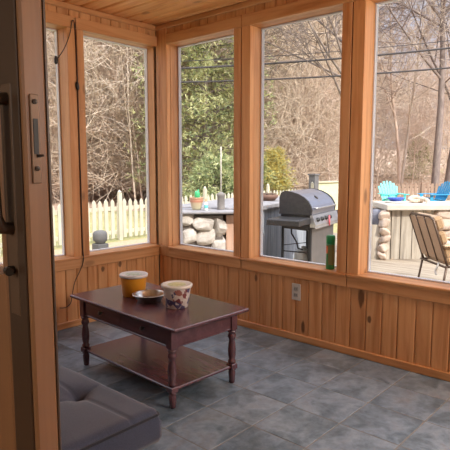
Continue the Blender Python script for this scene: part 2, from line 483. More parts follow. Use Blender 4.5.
# outer fixed panel and screen edge behind it
d2 = empty('door_2'); struct(d2)
m = MB(); m.box((0.384, dy + 0.058, 0.03), (0.40, dy + 0.09, 2.03), 0.003); m.box((0.39, dy + 0.09, 0.03), (0.414, OY1 - 0.02, 0.2)); m.box((0.39, dy + 0.09, 1.95), (0.414, OY1 - 0.02, 2.03)); m.box((0.39, OY1 - 0.08, 0.2), (0.414, OY1 - 0.02, 1.95)); m.build('frame', M_doordark, d2)
m = MB(); m.box((0.40, dy + 0.09, 0.2), (0.405, OY1 - 0.08, 1.95)); m.build('pane', M_glass, d2)
m = MB(); m.box((0.30, OY1 - 0.02, 0), (HX + 0.01, OY1 + 0.02, OZ)); m.box((0.30, OY0 - 0.02, 0), (HX + 0.01, OY0 + 0.02, OZ)); m.box((0.30, OY0, OZ - 0.02), (HX + 0.01, OY1, OZ + 0.02)); m.box((0.30, OY0, 0.0), (HX + 0.01, OY1, 0.03))
struct(m.build('trim_doorway', M_door))

# ------------------------------------------------------------------ things in the porch
# coffee table
tb = empty('coffee_table', (1.90, 2.243, 0), R(-2.4))
tag(tb, 'dark mahogany coffee table with two drawers, turned legs and a lower shelf', 'table')
TZ = 0.43
m = MB(); m.box((-0.265, -0.487, TZ - 0.018), (0.265, 0.487, TZ), 0.005); m.build('tabletop', M_table, tb)
lx, ly = 0.214, 0.404
m = MB()
m.box((-lx + 0.01, -ly - 0.012, 0.315), (lx - 0.01, -ly + 0.008, TZ - 0.018)); m.box((-lx + 0.01, ly - 0.008, 0.315), (lx - 0.01, ly + 0.012, TZ - 0.018))
m.box((lx - 0.008, -ly, 0.315), (lx + 0.012, ly, TZ - 0.018)); m.box((-lx - 0.008, -ly, 0.315), (-lx + 0.012, ly, TZ - 0.018))
for (a, b) in (((-lx - 0.014, -ly, 0.309), (-lx - 0.002, ly, 0.319)), ((-lx, -ly - 0.017, 0.309), (lx, -ly - 0.006, 0.319)), ((lx + 0.006, -ly, 0.309), (lx + 0.016, ly, 0.319))): m.box(a, b, 0.003)
m.build('apron', M_table, tb)
for sx in (-1, 1):
    for sy in (-1, 1):
        m = MB(); m.box((sx * lx - 0.022, sy * ly - 0.022, 0.305), (sx * lx + 0.022, sy * ly + 0.022, TZ - 0.018), 0.002)
        m.sm = True
        m.lathe([(0.014, 0.305), (0.024, 0.300), (0.024, 0.292), (0.016, 0.286), (0.022, 0.276), (0.024, 0.265), (0.017, 0.252), (0.015, 0.245), (0.019, 0.225), (0.0225, 0.19), (0.021, 0.16), (0.016, 0.135), (0.022, 0.128), (0.022, 0.12), (0.016, 0.115), (0.016, 0.112)][::-1], (sx * lx, sy * ly, 0), 20)
        m.lathe([(0.012, 0.0), (0.016, 0.004), (0.019, 0.05), (0.020, 0.062), (0.016, 0.07), (0.022, 0.076), (0.022, 0.082)], (sx * lx, sy * ly, 0), 20)
        m.sm = False
        m.box((sx * lx - 0.023, sy * ly - 0.023, 0.082), (sx * lx + 0.023, sy * ly + 0.023, 0.113), 0.003)
        m.build('leg', M_table, tb)
m = MB(); m.box((-lx - 0.012, -ly - 0.012, 0.088), (lx + 0.012, ly + 0.012, 0.104), 0.004); m.build('shelf', M_table, tb)
for s in (-1, 1):
    m = MB(); m.box((-lx - 0.0125, s * 0.197 - 0.178, 0.328), (-lx - 0.006, s * 0.197 + 0.178, TZ - 0.026), 0.003); d = m.build('drawer', M_table, tb)
    m = MB(); m.sm = True
    m.lathe([(0.005, 0), (0.005, 0.008), (0.011, 0.013), (0.012, 0.018), (0.008, 0.023), (0.0, 0.024)], n=16, M=Matrix.Translation((-lx - 0.0125, s * 0.197, 0.368)) @ Matrix.Rotation(-PI / 2, 4, 'Y'))
    m.build('knob', plain('knob_dark', lin((48, 26, 24)), 0.3), d)

# tubs and dish
def mat_tub():
    t = NT('patterned_tub'); v = t.coords((1, 1, 1))
    vo = t.n('ShaderNodeTexVoronoi'); vo.inputs['Scale'].default_value = 34; t.l(v, vo.inputs['Vector'])
    sp = t.n('ShaderNodeSeparateColor'); t.l(vo.outputs['Color'], sp.inputs[0])
    c = t.ramp(sp.outputs[0], [(0.0, lin((206, 196, 188))), (0.38, lin((150, 96, 84))), (0.56, lin((74, 72, 110))), (0.72, lin((214, 206, 196))), (0.9, lin((120, 60, 60)))])
    t.t.nodes[-1].color_ramp.interpolation = 'CONSTANT' if t.t.nodes[-1].bl_idname == 'ShaderNodeValToRGB' else None
    n = t.noise(v, 45, 3)
    c = t.mix(t.ramp(n, [(0.57, (0, 0, 0)), (0.61, (1, 1, 1))]), c, lin((222, 214, 206)))
    t.color(c); t.rough(0.4); return t.mat
def tub(name, label, x, y, r0, r1, h, mat, lidmat, patch):
    o = empty(name, (x, y, TZ)); tag(o, label, 'tub')
    m = MB(); m.sm = True
    m.lathe([(0.0, 0.0), (r0 - 0.004, 0.0), (r0, 0.003), (r1 - 0.002, h - 0.012), (r1 - 0.001, h - 0.004), (r1 - 0.008, h - 0.006), (r1 - 0.010, h - 0.02), (0.0, h - 0.02)], n=40)
    m.build('body', mat, o)
    m = MB(); m.sm = True
    m.lathe([(r1 - 0.002, h - 0.014), (r1 + 0.005, h - 0.013), (r1 + 0.006, h), (r1 + 0.002, h + 0.004), (r1 - 0.008, h + 0.003), (r1 - 0.014, h - 0.001), (0.0, h - 0.001)], n=40)
    lid = m.build('lid', lidmat, o)
    m = MB(); m.lathe([(0.0, h - 0.0005), (r1 * 0.62, h - 0.0005), (r1 * 0.62, h), (0.0, h + 0.0002)], n=32); m.build('lid_print', patch, lid)
    return o
M_lid = plain('pale_lid', lin((206, 204, 204)), 0.4, var=0.02)
def mat_print(name, a, b):
    t = NT(name); v = t.coords(); f = t.noise(v, 38, 3); t.color(t.ramp(f, [(0.42, a), (0.58, b)])); t.rough(0.4); return t.mat
tub('yellow_tub', 'yellow plastic tub with a white lid on the coffee table', 1.905, 2.440, 0.066, 0.079, 0.128,
    plain('yellow_plastic', lin((214, 146, 40)), 0.4, var=0.03), M_lid, mat_print('lid_print_green', lin((200, 202, 198)), lin((150, 176, 150)))) ['category'] = 'tub'
tub('patterned_tub', 'white tub printed with red and blue marks, on the coffee table near edge', 1.903, 2.062, 0.060, 0.080, 0.125,
    mat_tub(), plain('cream_lid', lin((216, 208, 198)), 0.4, var=0.02), mat_print('lid_print_yellow', lin((206, 204, 160)), lin((190, 186, 120))))
o = empty('foil_dish', (1.88, 2.268, TZ)); o.scale = (1.1, 1.1, 1.5); tag(o, 'shallow silver foil pie dish between the two tubs on the table', 'dish')
M_foil = plain('foil', lin((190, 188, 186)), 0.28, 0.9, 0.08, 60)
m = MB(); m.sm = True
m.lathe([(0.0, 0.0), (0.058, 0.0), (0.062, 0.002), (0.078, 0.026), (0.088, 0.027), (0.089, 0.029), (0.078, 0.030), (0.073, 0.024), (0.059, 0.004), (0.0, 0.0035)], n=48); m.build('pan', M_foil, o)
m = MB(); m.sm = True; m.lathe([(0.0, 0.006), (0.060, 0.0058), (0.0605, 0.0085), (0.0, 0.0105)], n=32); m.build('filling', plain('brown_crumbs', lin((128, 88, 62)), 0.7, var=0.2, scale=60), o)

# futon
FX1, FY0, FZ = 1.17, 1.365, 0.335
FX0, FY1 = 0.50, 3.15
fu = empty('futon', ((FX0 + FX1) / 2, (FY0 + FY1) / 2, 0)); tag(fu, 'charcoal grey tufted futon lounger on black legs beside the sliding door', 'futon')
hw, hl, th = (FX1 - FX0) / 2, (FY1 - FY0) / 2, 0.125
tufts = [(tx, ty) for tx in (0.215, -0.14) for ty in [-0.557 + 0.42 * k for k in range(4)]]
bm = bmesh.new()
NX, NY = 26, 64
def edge_h(u, half):         # pillow rounding towards the border
    d = half - abs(u); r = 0.026
    return 0.0 if d >= r else -(r - math.sqrt(max(0, r * r - (r - d) ** 2))) * 0.9
def top(x, y):
    z = FZ + edge_h(x, hw) + edge_h(y, hl)
    for (a, b) in tufts:
        d2_ = ((x - a) ** 2 + (y - b) ** 2)
        z -= 0.035 * math.exp(-d2_ / (2 * 0.022 ** 2)) + 0.012 * math.exp(-d2_ / (2 * 0.07 ** 2))
        z -= 0.0025 * math.exp(-((y - b) ** 2) / (2 * 0.006 ** 2)) * (1 if abs(x) < hw - 0.03 else 0)
    for q_ in (0.215, -0.14): z -= 0.005 * math.exp(-((x - q_) ** 2) / (2 * 0.006 ** 2))
    z += 0.006 * noise.noise(Vector((x * 3, y * 3, 0.3)))
    return max(z, FZ - 0.06)
def spread(i, n, half):      # finer near the edges
    t = -1 + 2 * i / n; return half * math.copysign(1 - (1 - abs(t)) ** 1.5, t)
m = MB(); m.sm = True
gx = [spread(i, NX, hw) for i in range(NX + 1)]; gy = sorted(set([spread(j, NY, hl) for j in range(NY + 1)] + [b + k * 0.008 for (_, b) in tufts for k in (-3, -2, -1, 0, 1, 2, 3)]))
gx = sorted(set(gx + [q_ + k * 0.008 for q_ in (0.215, -0.14) for k in (-3, -2, -1, 0, 1, 2, 3)])); nx, ny = len(gx), len(gy)
vs = [(x, y, top(x, y)) for y in gy for x in gx]; fs = [(j * nx + i, j * nx + i + 1, (j + 1) * nx + i + 1, (j + 1) * nx + i) for j in range(ny - 1) for i in range(nx - 1)]
loop = [j for j in range(nx)] + [j * nx + nx - 1 for j in range(1, ny)] + [(ny - 1) * nx + i for i in range(nx - 2, -1, -1)] + [j * nx for j in range(ny - 2, 0, -1)]
prev = loop; n0 = len(vs)
for (k, zz) in ((1.012, FZ - 0.045), (1.012, FZ - th + 0.02), (0.99, FZ - th)):
    ring = []
    for i in loop:
        x, y, z = vs[i]; sx = x + (k - 1) * hw * (1 if x > hw - 1e-4 else -1 if x < -hw + 1e-4 else 0) * 1.0
        sy = y + (k - 1) * hw * (1 if y > hl - 1e-4 else -1 if y < -hl + 1e-4 else 0)
        ring.append(len(vs)); vs.append((sx, sy, zz))
    for a in range(len(loop)):
        b = (a + 1) % len(loop); fs.append((prev[a], ring[a], ring[b], prev[b]))
    prev = ring
fs.append(tuple(prev))
m.add(vs, fs); m.build('mattress', M_futon, fu)
m = MB(); m.sm = True
e = 0.012
pp = []
for (cx, cy, a0) in ((hw - e, -hl + e, -90), (hw - e, hl - e, 0), (-hw + e, hl - e, 90), (-hw + e, -hl + e, 180)):
    for q in range(0, 91, 30): pp.append((cx + 0.012 * math.cos(R(a0 + q)), cy + 0.012 * math.sin(R(a0 + q)), FZ - 0.022))
m.tube(pp + [pp[0]], 0.0055, 8, False); m.build('piping', mat_fabric('dark_piping', lin((40, 42, 50)), lin((48, 50, 60))), fu)
m = MB(); m.box((-hw + 0.04, -hl + 0.05, 0.185), (hw - 0.04, hl - 0.05, FZ - th + 0.004), 0.005); m.build('base_frame', M_black, fu)
for sx in (-1, 1):
    for sy in (-1, 1):
        m = MB(); m.tube([(sx * (hw - 0.09), sy * (hl - 0.14), 0.19), (sx * (hw - 0.08), sy * (hl - 0.13), 0.0)], [0.02, 0.015], 12); m.build('leg', M_blackmetal, fu)
for (a, b) in tufts[:]:
    m = MB(); m.sm = True; m.lathe([(0.0, 0.0), (0.011, 0.0), (0.009, 0.004), (0.0, 0.006)], (a, b, top(a, b)), 14); m.build('button', M_futon, fu)
for ch in fu.children: pass

# wall outlet
M_plate = plain('outlet_plate', lin((196, 190, 182)), 0.4, 0.2, 0.02)
o = empty('wall_outlet', (X0 - 0.001, 1.966, 0.342)); tag(o, 'pale double wall outlet on the wood panelling under the window with the grill', 'outlet')
m = MB(); m.box((-0.005, -0.035, -0.057), (0.002, 0.035, 0.057), 0.002); m.build('plate', M_plate, o)
for s in (-1, 1):
    m = MB(); m.box((-0.008, -0.017, s * 0.021 - 0.014), (-0.004, 0.017, s * 0.021 + 0.014), 0.002); q = m.build('socket', plain('socket', lin((150, 146, 140)), 0.5), o)
    m = MB()
    for k in (-1, 1): m.box((-0.0085, k * 0.007 - 0.0015, s * 0.021 - 0.004), (-0.0078, k * 0.007 + 0.0015, s * 0.021 + 0.006))
    m.build('slot', M_black, q)

# cable with switch down the left wall
yc = Y0 - 0.012
def Lp(x, z, d=0.02): return (x, Y0 - d, z)
m = MB(); m.sm = True
def smooth(pts, n=6):
    P = [Vector(p) for p in pts]; out = []
    for i in range(len(P) - 1):
        a, b, c, d = P[max(i - 1, 0)], P[i], P[i + 1], P[min(i + 2, len(P) - 1)]
        for k in range(n):
            t = k / n; out.append(0.5 * ((2 * b) + (c - a) * t + (2 * a - 5 * b + 4 * c - d) * t * t + (3 * b - a - 3 * c + d) * t ** 3))
    return out + [P[-1]]
cab = [Lp(1.985, 1.93, 0.03), Lp(2.01, 1.955, 0.03), Lp(2.06, 2.03, 0.03), Lp(2.105, 2.13, 0.025), Lp(2.12, 2.21, 0.03), Lp(2.135, 2.215, 0.03), Lp(2.148, 2.17), Lp(2.154, 2.0), Lp(2.156, 1.75), Lp(2.155, 1.4), Lp(2.157, 1.1), Lp(2.156, 0.8), Lp(2.155, 0.6), Lp(2.150, 0.5, 0.035), Lp(2.12, 0.42, 0.03), Lp(2.08, 0.34), Lp(2.055, 0.25), Lp(2.04, 0.19), Lp(2.00, 0.165), Lp(1.95, 0.17)]
m.tube(smooth(cab), 0.003, 8)
o = m.build('power_cable', M_black); tag(o, 'thin black cable running down the post between the two left windows', 'cable')
m = MB(); m.sm = True; m.rock((2.152, Y0 - 0.024, 1.77), (0.014, 0.012, 0.032), 3); m.build('inline_switch', M_black, o)
m = MB(); m.sm = True; m.rock((1.985, Y0 - 0.03, 1.925), (0.012, 0.012, 0.03), 5); m.build('plug', M_black, o)

# green can standing on the sill of the grill window
o = empty('spray_can', (X0 + 0.05, 1.738, ZB)); tag(o, 'green spray can standing on the window sill in front of the grill', 'spray can')
M_green = plain('green_can', lin((52, 140, 84)), 0.35, var=0.08)
m = MB(); m.sm = True; m.lathe([(0.0, 0.0), (0.027, 0.0), (0.029, 0.004), (0.029, 0.165), (0.026, 0.174), (0.0, 0.174)], n=28); m.build('can_body', M_green, o)
m = MB(); m.sm = True; m.lathe([(0.0275, 0.168), (0.030, 0.170), (0.030, 0.212), (0.027, 0.222), (0.0, 0.223)], n=28); tag(m.build('cap', plain('green_cap', lin((40, 156, 96)), 0.4), o), 'bright green cap')
def band(m, r, z0, z1, a0, a1, n=14):
    vs = [(r * math.cos(R(a0 + (a1 - a0) * k / n)), r * math.sin(R(a0 + (a1 - a0) * k / n)), z) for z in (z0, z1) for k in range(n + 1)]
    m.add(vs, [(k, k + 1, k + 2 + n, k + 1 + n) for k in range(n)])
m = MB(); m.sm = True; band(m, 0.0294, 0.105, 0.155, 118, 176); tag(m.build('can_label', plain('orange_label', lin((206, 106, 62)), 0.4), o), 'orange patch on the can')
m = MB(); m.sm = True; band(m, 0.0293, 0.03, 0.16, 178, 300); tag(m.build('can_label', plain('brown_label', lin((120, 122, 76)), 0.4), o), 'olive brown printed label')

# unseen pendants added as fill light for the porch and inner room
M_opal = NT('fill_opal_glow'); M_opal.color((0.9, 0.88, 0.82)); M_opal.b.inputs['Emission Color'].default_value = (1, 0.86, 0.70, 1); M_opal.b.inputs['Emission Strength'].default_value = 4.0; M_opal.rough(0.3); M_opal = M_opal.mat  # glowing shade of the added pendants
def fill_lamp(x, y, z, power, label):
    o = empty('fill_lamp', (x, y, z)); tag(o, label, 'lamp', 'added fill lamps')
    m = MB(); m.sm = True; m.lathe([(0.0, 0.0), (0.09, 0.0), (0.09, -0.02), (0.0, -0.025)], n=28); m.build('canopy', M_bronze, o)
    m = MB(); m.sm = True; m.tube([(0, 0, -0.02), (0, 0, -0.37)], 0.008, 10); m.build('stem', M_bronze, o)
    m = MB(); m.sm = True; m.lathe([(0.03, -0.36), (0.09, -0.37), (0.13, -0.41), (0.13, -0.44), (0.09, -0.475), (0.04, -0.49), (0.0, -0.492)], n=32); m.build('fill_shade', M_opal, o)
    l = bpy.data.lights.new('lamp', 'POINT'); l.energy = power; l.color = (1, 0.94, 0.86); l.shadow_soft_size = 0.16
    lo = bpy.data.objects.new('fill_light', l); COL.objects.link(lo); lo.location = (x, y, z - 0.67)  # added point light below the shade, brightens the interior
fill_lamp(2.66, -0.5, ZC, 62, 'added fill pendant out of view in the porch, nearer the door')
fill_lamp(2.4, -1.95, ZC, 50, 'added fill pendant out of view in the porch, nearer the end windows')
fill_lamp(-1.6, 0.6, ZC, 40, 'added fill pendant out of view in the dim room behind the sliding door')

#@OUTDOOR
# ------------------------------------------------------------------ outdoors
YD = -0.3        # deck level
YL = -0.4        # lawn level
def mat_deck(name, a, b, c_, axis):
    t = NT(name); sc = [9, 9, 9]; sc[axis] = 0.7; v = t.coords(sc); isl = t.island()
    g = t.noise(v, 2.2, 5, 0.6, 0.5)
    c = t.ramp(g, [(0.28, a), (0.5, b), (0.72, c_)])
    c = t.mix(0.8, c, t.ramp(isl, [(0, (0.78, 0.78, 0.78)), (1, (1.1, 1.1, 1.08))]), 'MULTIPLY')
    t.color(c); t.rough(0.8); t.bump(g, 0.15, 0.004); return t.mat
M_deck = mat_deck('weathered_deck', lin((132, 116, 100)), lin((160, 145, 127)), lin((182, 167, 149)), 1)
M_barn = mat_deck('weathered_board', lin((138, 128, 118)), lin((178, 166, 150)), lin((200, 190, 176)), 2)
M_barngrey = mat_deck('grey_board', lin((124, 130, 140)), lin((150, 156, 166)), lin((170, 174, 182)), 2)
m = MB(); x = X0 + T + 0.03
while x < 10.2:
    m.box((x, -4.0, YD - 0.03), (x + 0.138, 6.1, YD), 0.004); x += 0.144
m.box((X0 + T + 0.03, -4.0, YD - 0.1), (10.2, 6.1, YD - 0.032))
struct(m.build('deck_floor', M_deck))
# lawn and forest floor
def mat_lawn():
    t = NT('lawn_grass'); v = t.coords(); a = t.noise(v, 0.35, 4); b = t.noise(v, 14, 4, 0.7)
    c = t.ramp(a, [(0.35, lin((158, 156, 108))), (0.55, lin((186, 174, 132))), (0.7, lin((170, 158, 118)))])
    c = t.mix(0.5, c, t.ramp(b, [(0.3, lin((110, 118, 60))), (0.7, lin((206, 192, 150)))]))
    t.color(c); t.rough(0.95, spec=0.1); t.bump(b, 0.6, 0.05); return t.mat
def mat_leaves():
    t = NT('leaf_litter'); v = t.coords(); a = t.noise(v, 0.25, 4); b = t.noise(v, 9, 5, 0.75)
    c = t.ramp(b, [(0.3, lin((170, 142, 124))), (0.5, lin((204, 180, 160))), (0.68, lin((226, 208, 190)))])
    c = t.mix(t.math('MULTIPLY', a, 0.5), c, lin((188, 152, 132)))
    t.color(c); t.rough(0.95, spec=0.1); t.bump(b, 0.8, 0.06); return t.mat
def ground(name, mat, r0, r1, nr, hf):
    m = MB(); m.sm = True; na = 72; vs = []
    for i in range(nr + 1):
        r = r0 + (r1 - r0) * (i / nr) ** 1.4
        for k in range(na):
            a = 2 * PI * k / na; x, y = r * math.cos(a), r * math.sin(a); vs.append((x, y, hf(x, y)))
    fs = [(i * na + k, i * na + (k + 1) % na, (i + 1) * na + (k + 1) % na, (i + 1) * na + k) for i in range(nr) for k in range(na)]
    if r0 < 0.6: fs.append(tuple(range(na)))
    m.add(vs, fs); return struct(m.build(name, mat))
def hf(x, y):
    r = math.hypot(x, y)
    z = YL + 0.05 * noise.noise(Vector((x * 0.2, y * 0.2, 0))) * (1 if r > 6 else 0)
    if r > 26: z += (r - 26) * 0.03 + max(0, r - 42) * (0.03 + 0.29 * min(1, max(0, (math.atan2(y, x) - 0.45) / 0.5))) + 0.3 * noise.noise(Vector((x * 0.06, y * 0.06, 5)))
    return z
ground('lawn', mat_lawn(), 0.5, 19.0, 16, lambda x, y: hf(x, y) - (0.12 if math.hypot(x, y) < 6 else 0))
ground('forest_floor', mat_leaves(), 18.6, 120.0, 30, lambda x, y: hf(x, y) + 0.01)
# pale paving strip before the white fence
m = MB(); m.box((3.3, 7.4, YL - 0.02), (13.0, 8.75, YL + 0.04)); struct(m.build('path', plain('pale_gravel', lin((172, 152, 124)), 0.95, var=0.1, scale=20)))

# white picket fence
def picket_fence(name, a, b, z0, h, mat, label, step, pw, posts, post_h=0.14, gap=None, rails=(0.2, 0.78), tip=0.06, post_w=0.045):
    a = Vector(a); b = Vector(b); L = (b - a).length; ang = math.atan2(b.y - a.y, b.x - a.x)
    root = empty(name, (a.x, a.y, z0), ang); tag(root, label, 'fence')
    m = MB(); s = 0.0
    while s < L:
        hh = h * random.uniform(0.975, 1.02); tl = random.uniform(-0.012, 0.012)
        m.prism([(s - pw / 2, 0.05), (s + pw / 2, 0.05), (s + pw / 2 + tl, hh - tip), (s + tl, hh), (s - pw / 2 + tl, hh - tip)], 1, -0.01, 0.012); s += step
    m.build('picket_panel', mat, root)
    for rz in rails:
        m = MB(); m.box((0, 0.0135, rz * h - 0.04), (L, 0.045, rz * h + 0.04), 0.003); m.build('rail', mat, root)
    for s in posts:
        m = MB(); m.box((s - post_w, -0.065, -0.2), (s + post_w, 0.0, h + post_h), 0.004); m.sm = True
        m.lathe([(post_w * 1.2, 0), (post_w * 1.2, 0.02), (0.0, 0.07)], (s, -0.03, h + post_h), 4); m.build('post', mat, root)
    return root
M_fence = plain('fence_white', lin((192, 186, 168)), 0.75, var=0.07, scale=3)
M_fbrown = mat_deck('brown_fence', lin((120, 100, 86)), lin((150, 128, 112)), lin((172, 150, 132)), 2)
picket_fence('picket_fence', (3.2, 9.14), (14.4, 9.14), YL, 0.88, M_fence, 'white wooden picket fence across the lawn beyond both left windows', 0.155, 0.085, [0.9, 3.58, 6.2, 8.8, 11.15])
fa, fb = spot(330, 23.6), spot(480, 24.2)
picket_fence('picket_fence', (fa.x, fa.y), (fb.x, fb.y), YL - 0.02, 0.80, M_fbrown, 'weathered brown picket fence behind the two blue lawn chairs', 0.20, 0.13, [1.9, 4.3, 6.7], 0.06, tip=0.01)
# pale solid panel and grey post at its end
o = empty('privacy_screen', (14.75, 9.2, YL)); tag(o, 'pale solid privacy screen behind the grill lid', 'screen')
m = MB(); m.box((0.1, 0, 0.02), (3.3, 0.06, 1.02), 0.01); m.build('panel', plain('pale_panel', lin((206, 204, 176)), 0.8), o)
m = MB(); m.box((0.05, -0.06, 1.02), (3.35, 0.12, 1.07), 0.01); m.build('cap', plain('panel_cap', lin((190, 186, 164)), 0.8), o)
m = MB(); m.box((-0.14, -0.10, 0.0), (0.10, 0.14, 1.28), 0.01); m.sm = False; m.box((-0.17, -0.13, 1.28), (0.13, 0.17, 1.33), 0.01)
o = m.build('fence_post', plain('grey_post', lin((110, 108, 112)), 0.7)); o.location = (14.63, 9.2, YL); tag(o, 'square grey post between the white pickets and the pale panel', 'post')

# grey lantern-topped newel in the left window
p = spot(99, 7.2); o = empty('newel_post', (p.x, p.y, YL)); tag(o, 'short grey post with a rounded cap in the yard, before the white picket fence', 'post')
M_newel = plain('weathered_grey', lin((98, 96, 96)), 0.8)
m = MB(); m.box((-0.085, -0.085, 0.0), (0.085, 0.085, 0.52), 0.01); m.build('shaft', M_newel, o)
m = MB(); m.sm = True; m.lathe([(0.07, 0.515), (0.07, 0.54), (0.095, 0.56), (0.10, 0.60), (0.10, 0.65), (0.085, 0.685), (0.05, 0.70), (0.0, 0.702)], n=24); m.build('cap', M_newel, o)
p = spot(109, 7.2); o = empty('wooden_box', (p.x, p.y, YL), R(-20)); tag(o, 'low grey wooden box beside the short grey post', 'box')
m = MB(); m.box((-0.13, -0.13, 0), (0.13, 0.13, 0.36), 0.01); m.build('body', M_newel, o)
m = MB(); m.box((-0.15, -0.15, 0.36), (0.15, 0.15, 0.40), 0.01); m.build('lid', plain('grey_lid', lin((150, 146, 142)), 0.8), o)

# ---------------- stone kitchen counter seen through the first two right-hand windows
def mat_stone(name, a, b, c_):
    t = NT(name); v = t.coords(); isl = t.island()
    n1 = t.noise(v, 9, 6, 0.65); c = t.ramp(n1, [(0.3, a), (0.5, b), (0.7, c_)])
    c = t.mix(0.8, c, t.ramp(isl, [(0, (0.80, 0.78, 0.76)), (0.5, (1, 0.98, 0.96)), (1, (1.12, 1.12, 1.12))]), 'MULTIPLY')
    t.color(c); t.rough(0.85); t.bump(n1, 0.5, 0.02); return t.mat
M_stone = mat_stone('field_stone', lin((142, 134, 128)), lin((182, 174, 166)), lin((208, 202, 196)))
M_mortar = plain('dark_mortar', lin((112, 104, 100)), 0.95)
M_slab = mat_stone('counter_slab', lin((122, 120, 124)), lin((146, 144, 148)), lin((164, 162, 164)))
M_tanboard = mat_deck('tan_board', lin((168, 132, 112)), lin((196, 160, 140)), lin((210, 178, 158)), 2)
SZ = 0.645                                        # slab top
# local frame: u across (to the right in view), v away
ca = spot(205, 6.35); cang = YAW - PI / 2 + R(4)
kc = empty('stone_counter', (ca.x, ca.y, YD), cang); tag(kc, 'outdoor kitchen counter of pale field stones with a grey slab top', 'counter')
hs = SZ - YD
m = MB(); m.box((-0.62, 0.03, 0.0), (0.22, 0.75, hs - 0.06)); m.build('core', M_mortar, kc)
m = MB(); m.sm = False
row = [  # x, z, rx, rz as laid in the visible face
    (-0.24, 0.845, 0.12, 0.085), (-0.02, 0.80, 0.15, 0.085), (0.175, 0.745, 0.095, 0.15),
    (-0.20, 0.635, 0.125, 0.105), (0.02, 0.615, 0.12, 0.10), (-0.46, 0.83, 0.12, 0.09), (-0.44, 0.63, 0.11, 0.10),
    (-0.26, 0.43, 0.13, 0.11), (-0.03, 0.40, 0.125, 0.10), (0.165, 0.46, 0.105, 0.155), (-0.48, 0.42, 0.11, 0.10),
    (-0.42, 0.20, 0.13, 0.10), (-0.16, 0.21, 0.13, 0.10), (0.11, 0.20, 0.13, 0.11), (-0.30, 0.06, 0.13, 0.06), (-0.02, 0.05, 0.14, 0.06), (0.17, 0.05, 0.08, 0.06), (-0.55, 0.06, 0.1, 0.06)]
for i, (x, z, rx, rz) in enumerate(row): m.rock((x, 0.04, z), (rx * 1.06, 0.10, rz * 1.06), i + 1, 3, cut=16)
for i in range(5):
    for k in range(3): m.rock((0.21, 0.2 + 0.22 * k, 0.1 + 0.15 * i), (0.06, 0.12, 0.085), 40 + i * 3 + k, 2)
m.build('stone_facing', M_stone, kc)
m = MB(); m.box((-0.68, -0.07, hs - 0.032), (0.62, 0.80, hs), 0.010); m.build('slab', M_slab, kc)
m = MB()
for k in range(3): m.box((0.265 + k * 0.1, 0.10, 0.0), (0.36 + k * 0.1, 0.125, hs - 0.06), 0.003)
m.build('side_board', M_tanboard, kc)
m = MB(); m.sm = True; m.lathe([(0.0, 0), (0.02, 0), (0.022, 0.07), (0.016, 0.085), (0.0, 0.088)], n=14)
o = m.build('red_can', plain('red_can', lin((178, 70, 62)), 0.5)); pt = spot(229, 6.2); o.location = (pt.x, pt.y, YD); tag(o, 'small red can standing at the foot of the stone counter', 'can')
o.location.z = YD
# second run of the counter, turning away behind the grill
p0 = spot(258, 7.0); p1 = spot(300, 8.6); ang = math.atan2(p1.y - p0.y, p1.x - p0.x)
k2 = empty('wood_counter', (p0.x, p0.y, YD), ang); tag(k2, 'slab-topped counter faced with grey boards, left of the grill', 'counter')
L2 = (p1 - p0).length + 0.3
m = MB(); s = -0.5
while s < L2 - 0.02:
    m.box((s, 0.0, 0.0), (s + 0.135, 0.025, hs - 0.05), 0.004); s += 0.14
m.build('board_facing', M_barngrey, k2)
m = MB(); m.box((-0.55, -0.06, hs - 0.05), (L2 + 0.05, 1.05, hs + 0.02), 0.01); m.build('slab', M_slab, k2)
m = MB(); m.box((-0.48, 0.03, 0.0), (L2, 1.0, hs - 0.05)); m.build('core', M_mortar, k2)

# things on the stone counter
def onslab(px, fwd, name, rz=0): p = spot(px, fwd, SZ); return empty(name, (p.x, p.y, SZ), rz)
o = onslab(196.5, 6.55, 'flower_pot'); o.scale = (0.68, 0.68, 0.85); tag(o, 'round tan clay pot on the stone counter with green foil inside', 'pot')
def mat_pot():
    t = NT('clay_pot'); v = t.coords(); sx = t.n('ShaderNodeSeparateXYZ'); t.l(v, sx.inputs[0])
    c = t.ramp(t.math('MULTIPLY', sx.outputs[2], 4.0), [(0.0, lin((196, 190, 158))), (0.4, lin((190, 170, 140))), (0.5, lin((176, 116, 92))), (0.8, lin((196, 160, 128)))])
    t.color(c); t.rough(0.6); return t.mat
m = MB(); m.sm = True; m.lathe([(0.0, 0), (0.075, 0), (0.09, 0.03), (0.118, 0.12), (0.122, 0.15), (0.116, 0.165), (0.125, 0.168), (0.126, 0.185), (0.112, 0.186), (0.108, 0.15), (0.0, 0.14)], n=32); m.build('body', mat_pot(), o)
m = MB(); m.sm = True; m.rock((0.02, 0, 0.21), (0.055, 0.05, 0.07), 9, 3); m.tube([(0.04, 0, 0.25), (0.05, 0.0, 0.30)], [0.02, 0.012], 8); m.build('green_wrap', plain('green_foil', lin((60, 172, 112)), 0.4), o)
o = onslab(206, 6.45, 'spray_bottle'); o.scale = (0.7, 0.7, 0.85); tag(o, 'small white and teal bottle beside the clay pot on the stone counter', 'bottle')
m = MB(); m.sm = True; m.lathe([(0.0, 0), (0.034, 0), (0.036, 0.01), (0.036, 0.09), (0.022, 0.12), (0.014, 0.13), (0.0, 0.13)], n=20); m.build('body', plain('white_bottle', lin((222, 226, 222)), 0.35), o)
m = MB(); m.sm = True; m.lathe([(0.0362, 0.035), (0.0368, 0.036), (0.0368, 0.08), (0.0362, 0.082)], n=20); m.build('bottle_label', plain('teal_label', lin((110, 200, 198)), 0.4), o)
m = MB(); m.sm = True; m.lathe([(0.016, 0.125), (0.017, 0.13), (0.014, 0.17), (0.0, 0.172)], n=16); m.build('cap', plain('orange_cap', lin((222, 150, 110)), 0.4), o)
o = onslab(221, 6.6, 'pole_stand'); o.scale = (0.72, 0.72, 1.1); tag(o, 'grey canister with a thin pale pole rising from it, on the stone counter', 'stand')
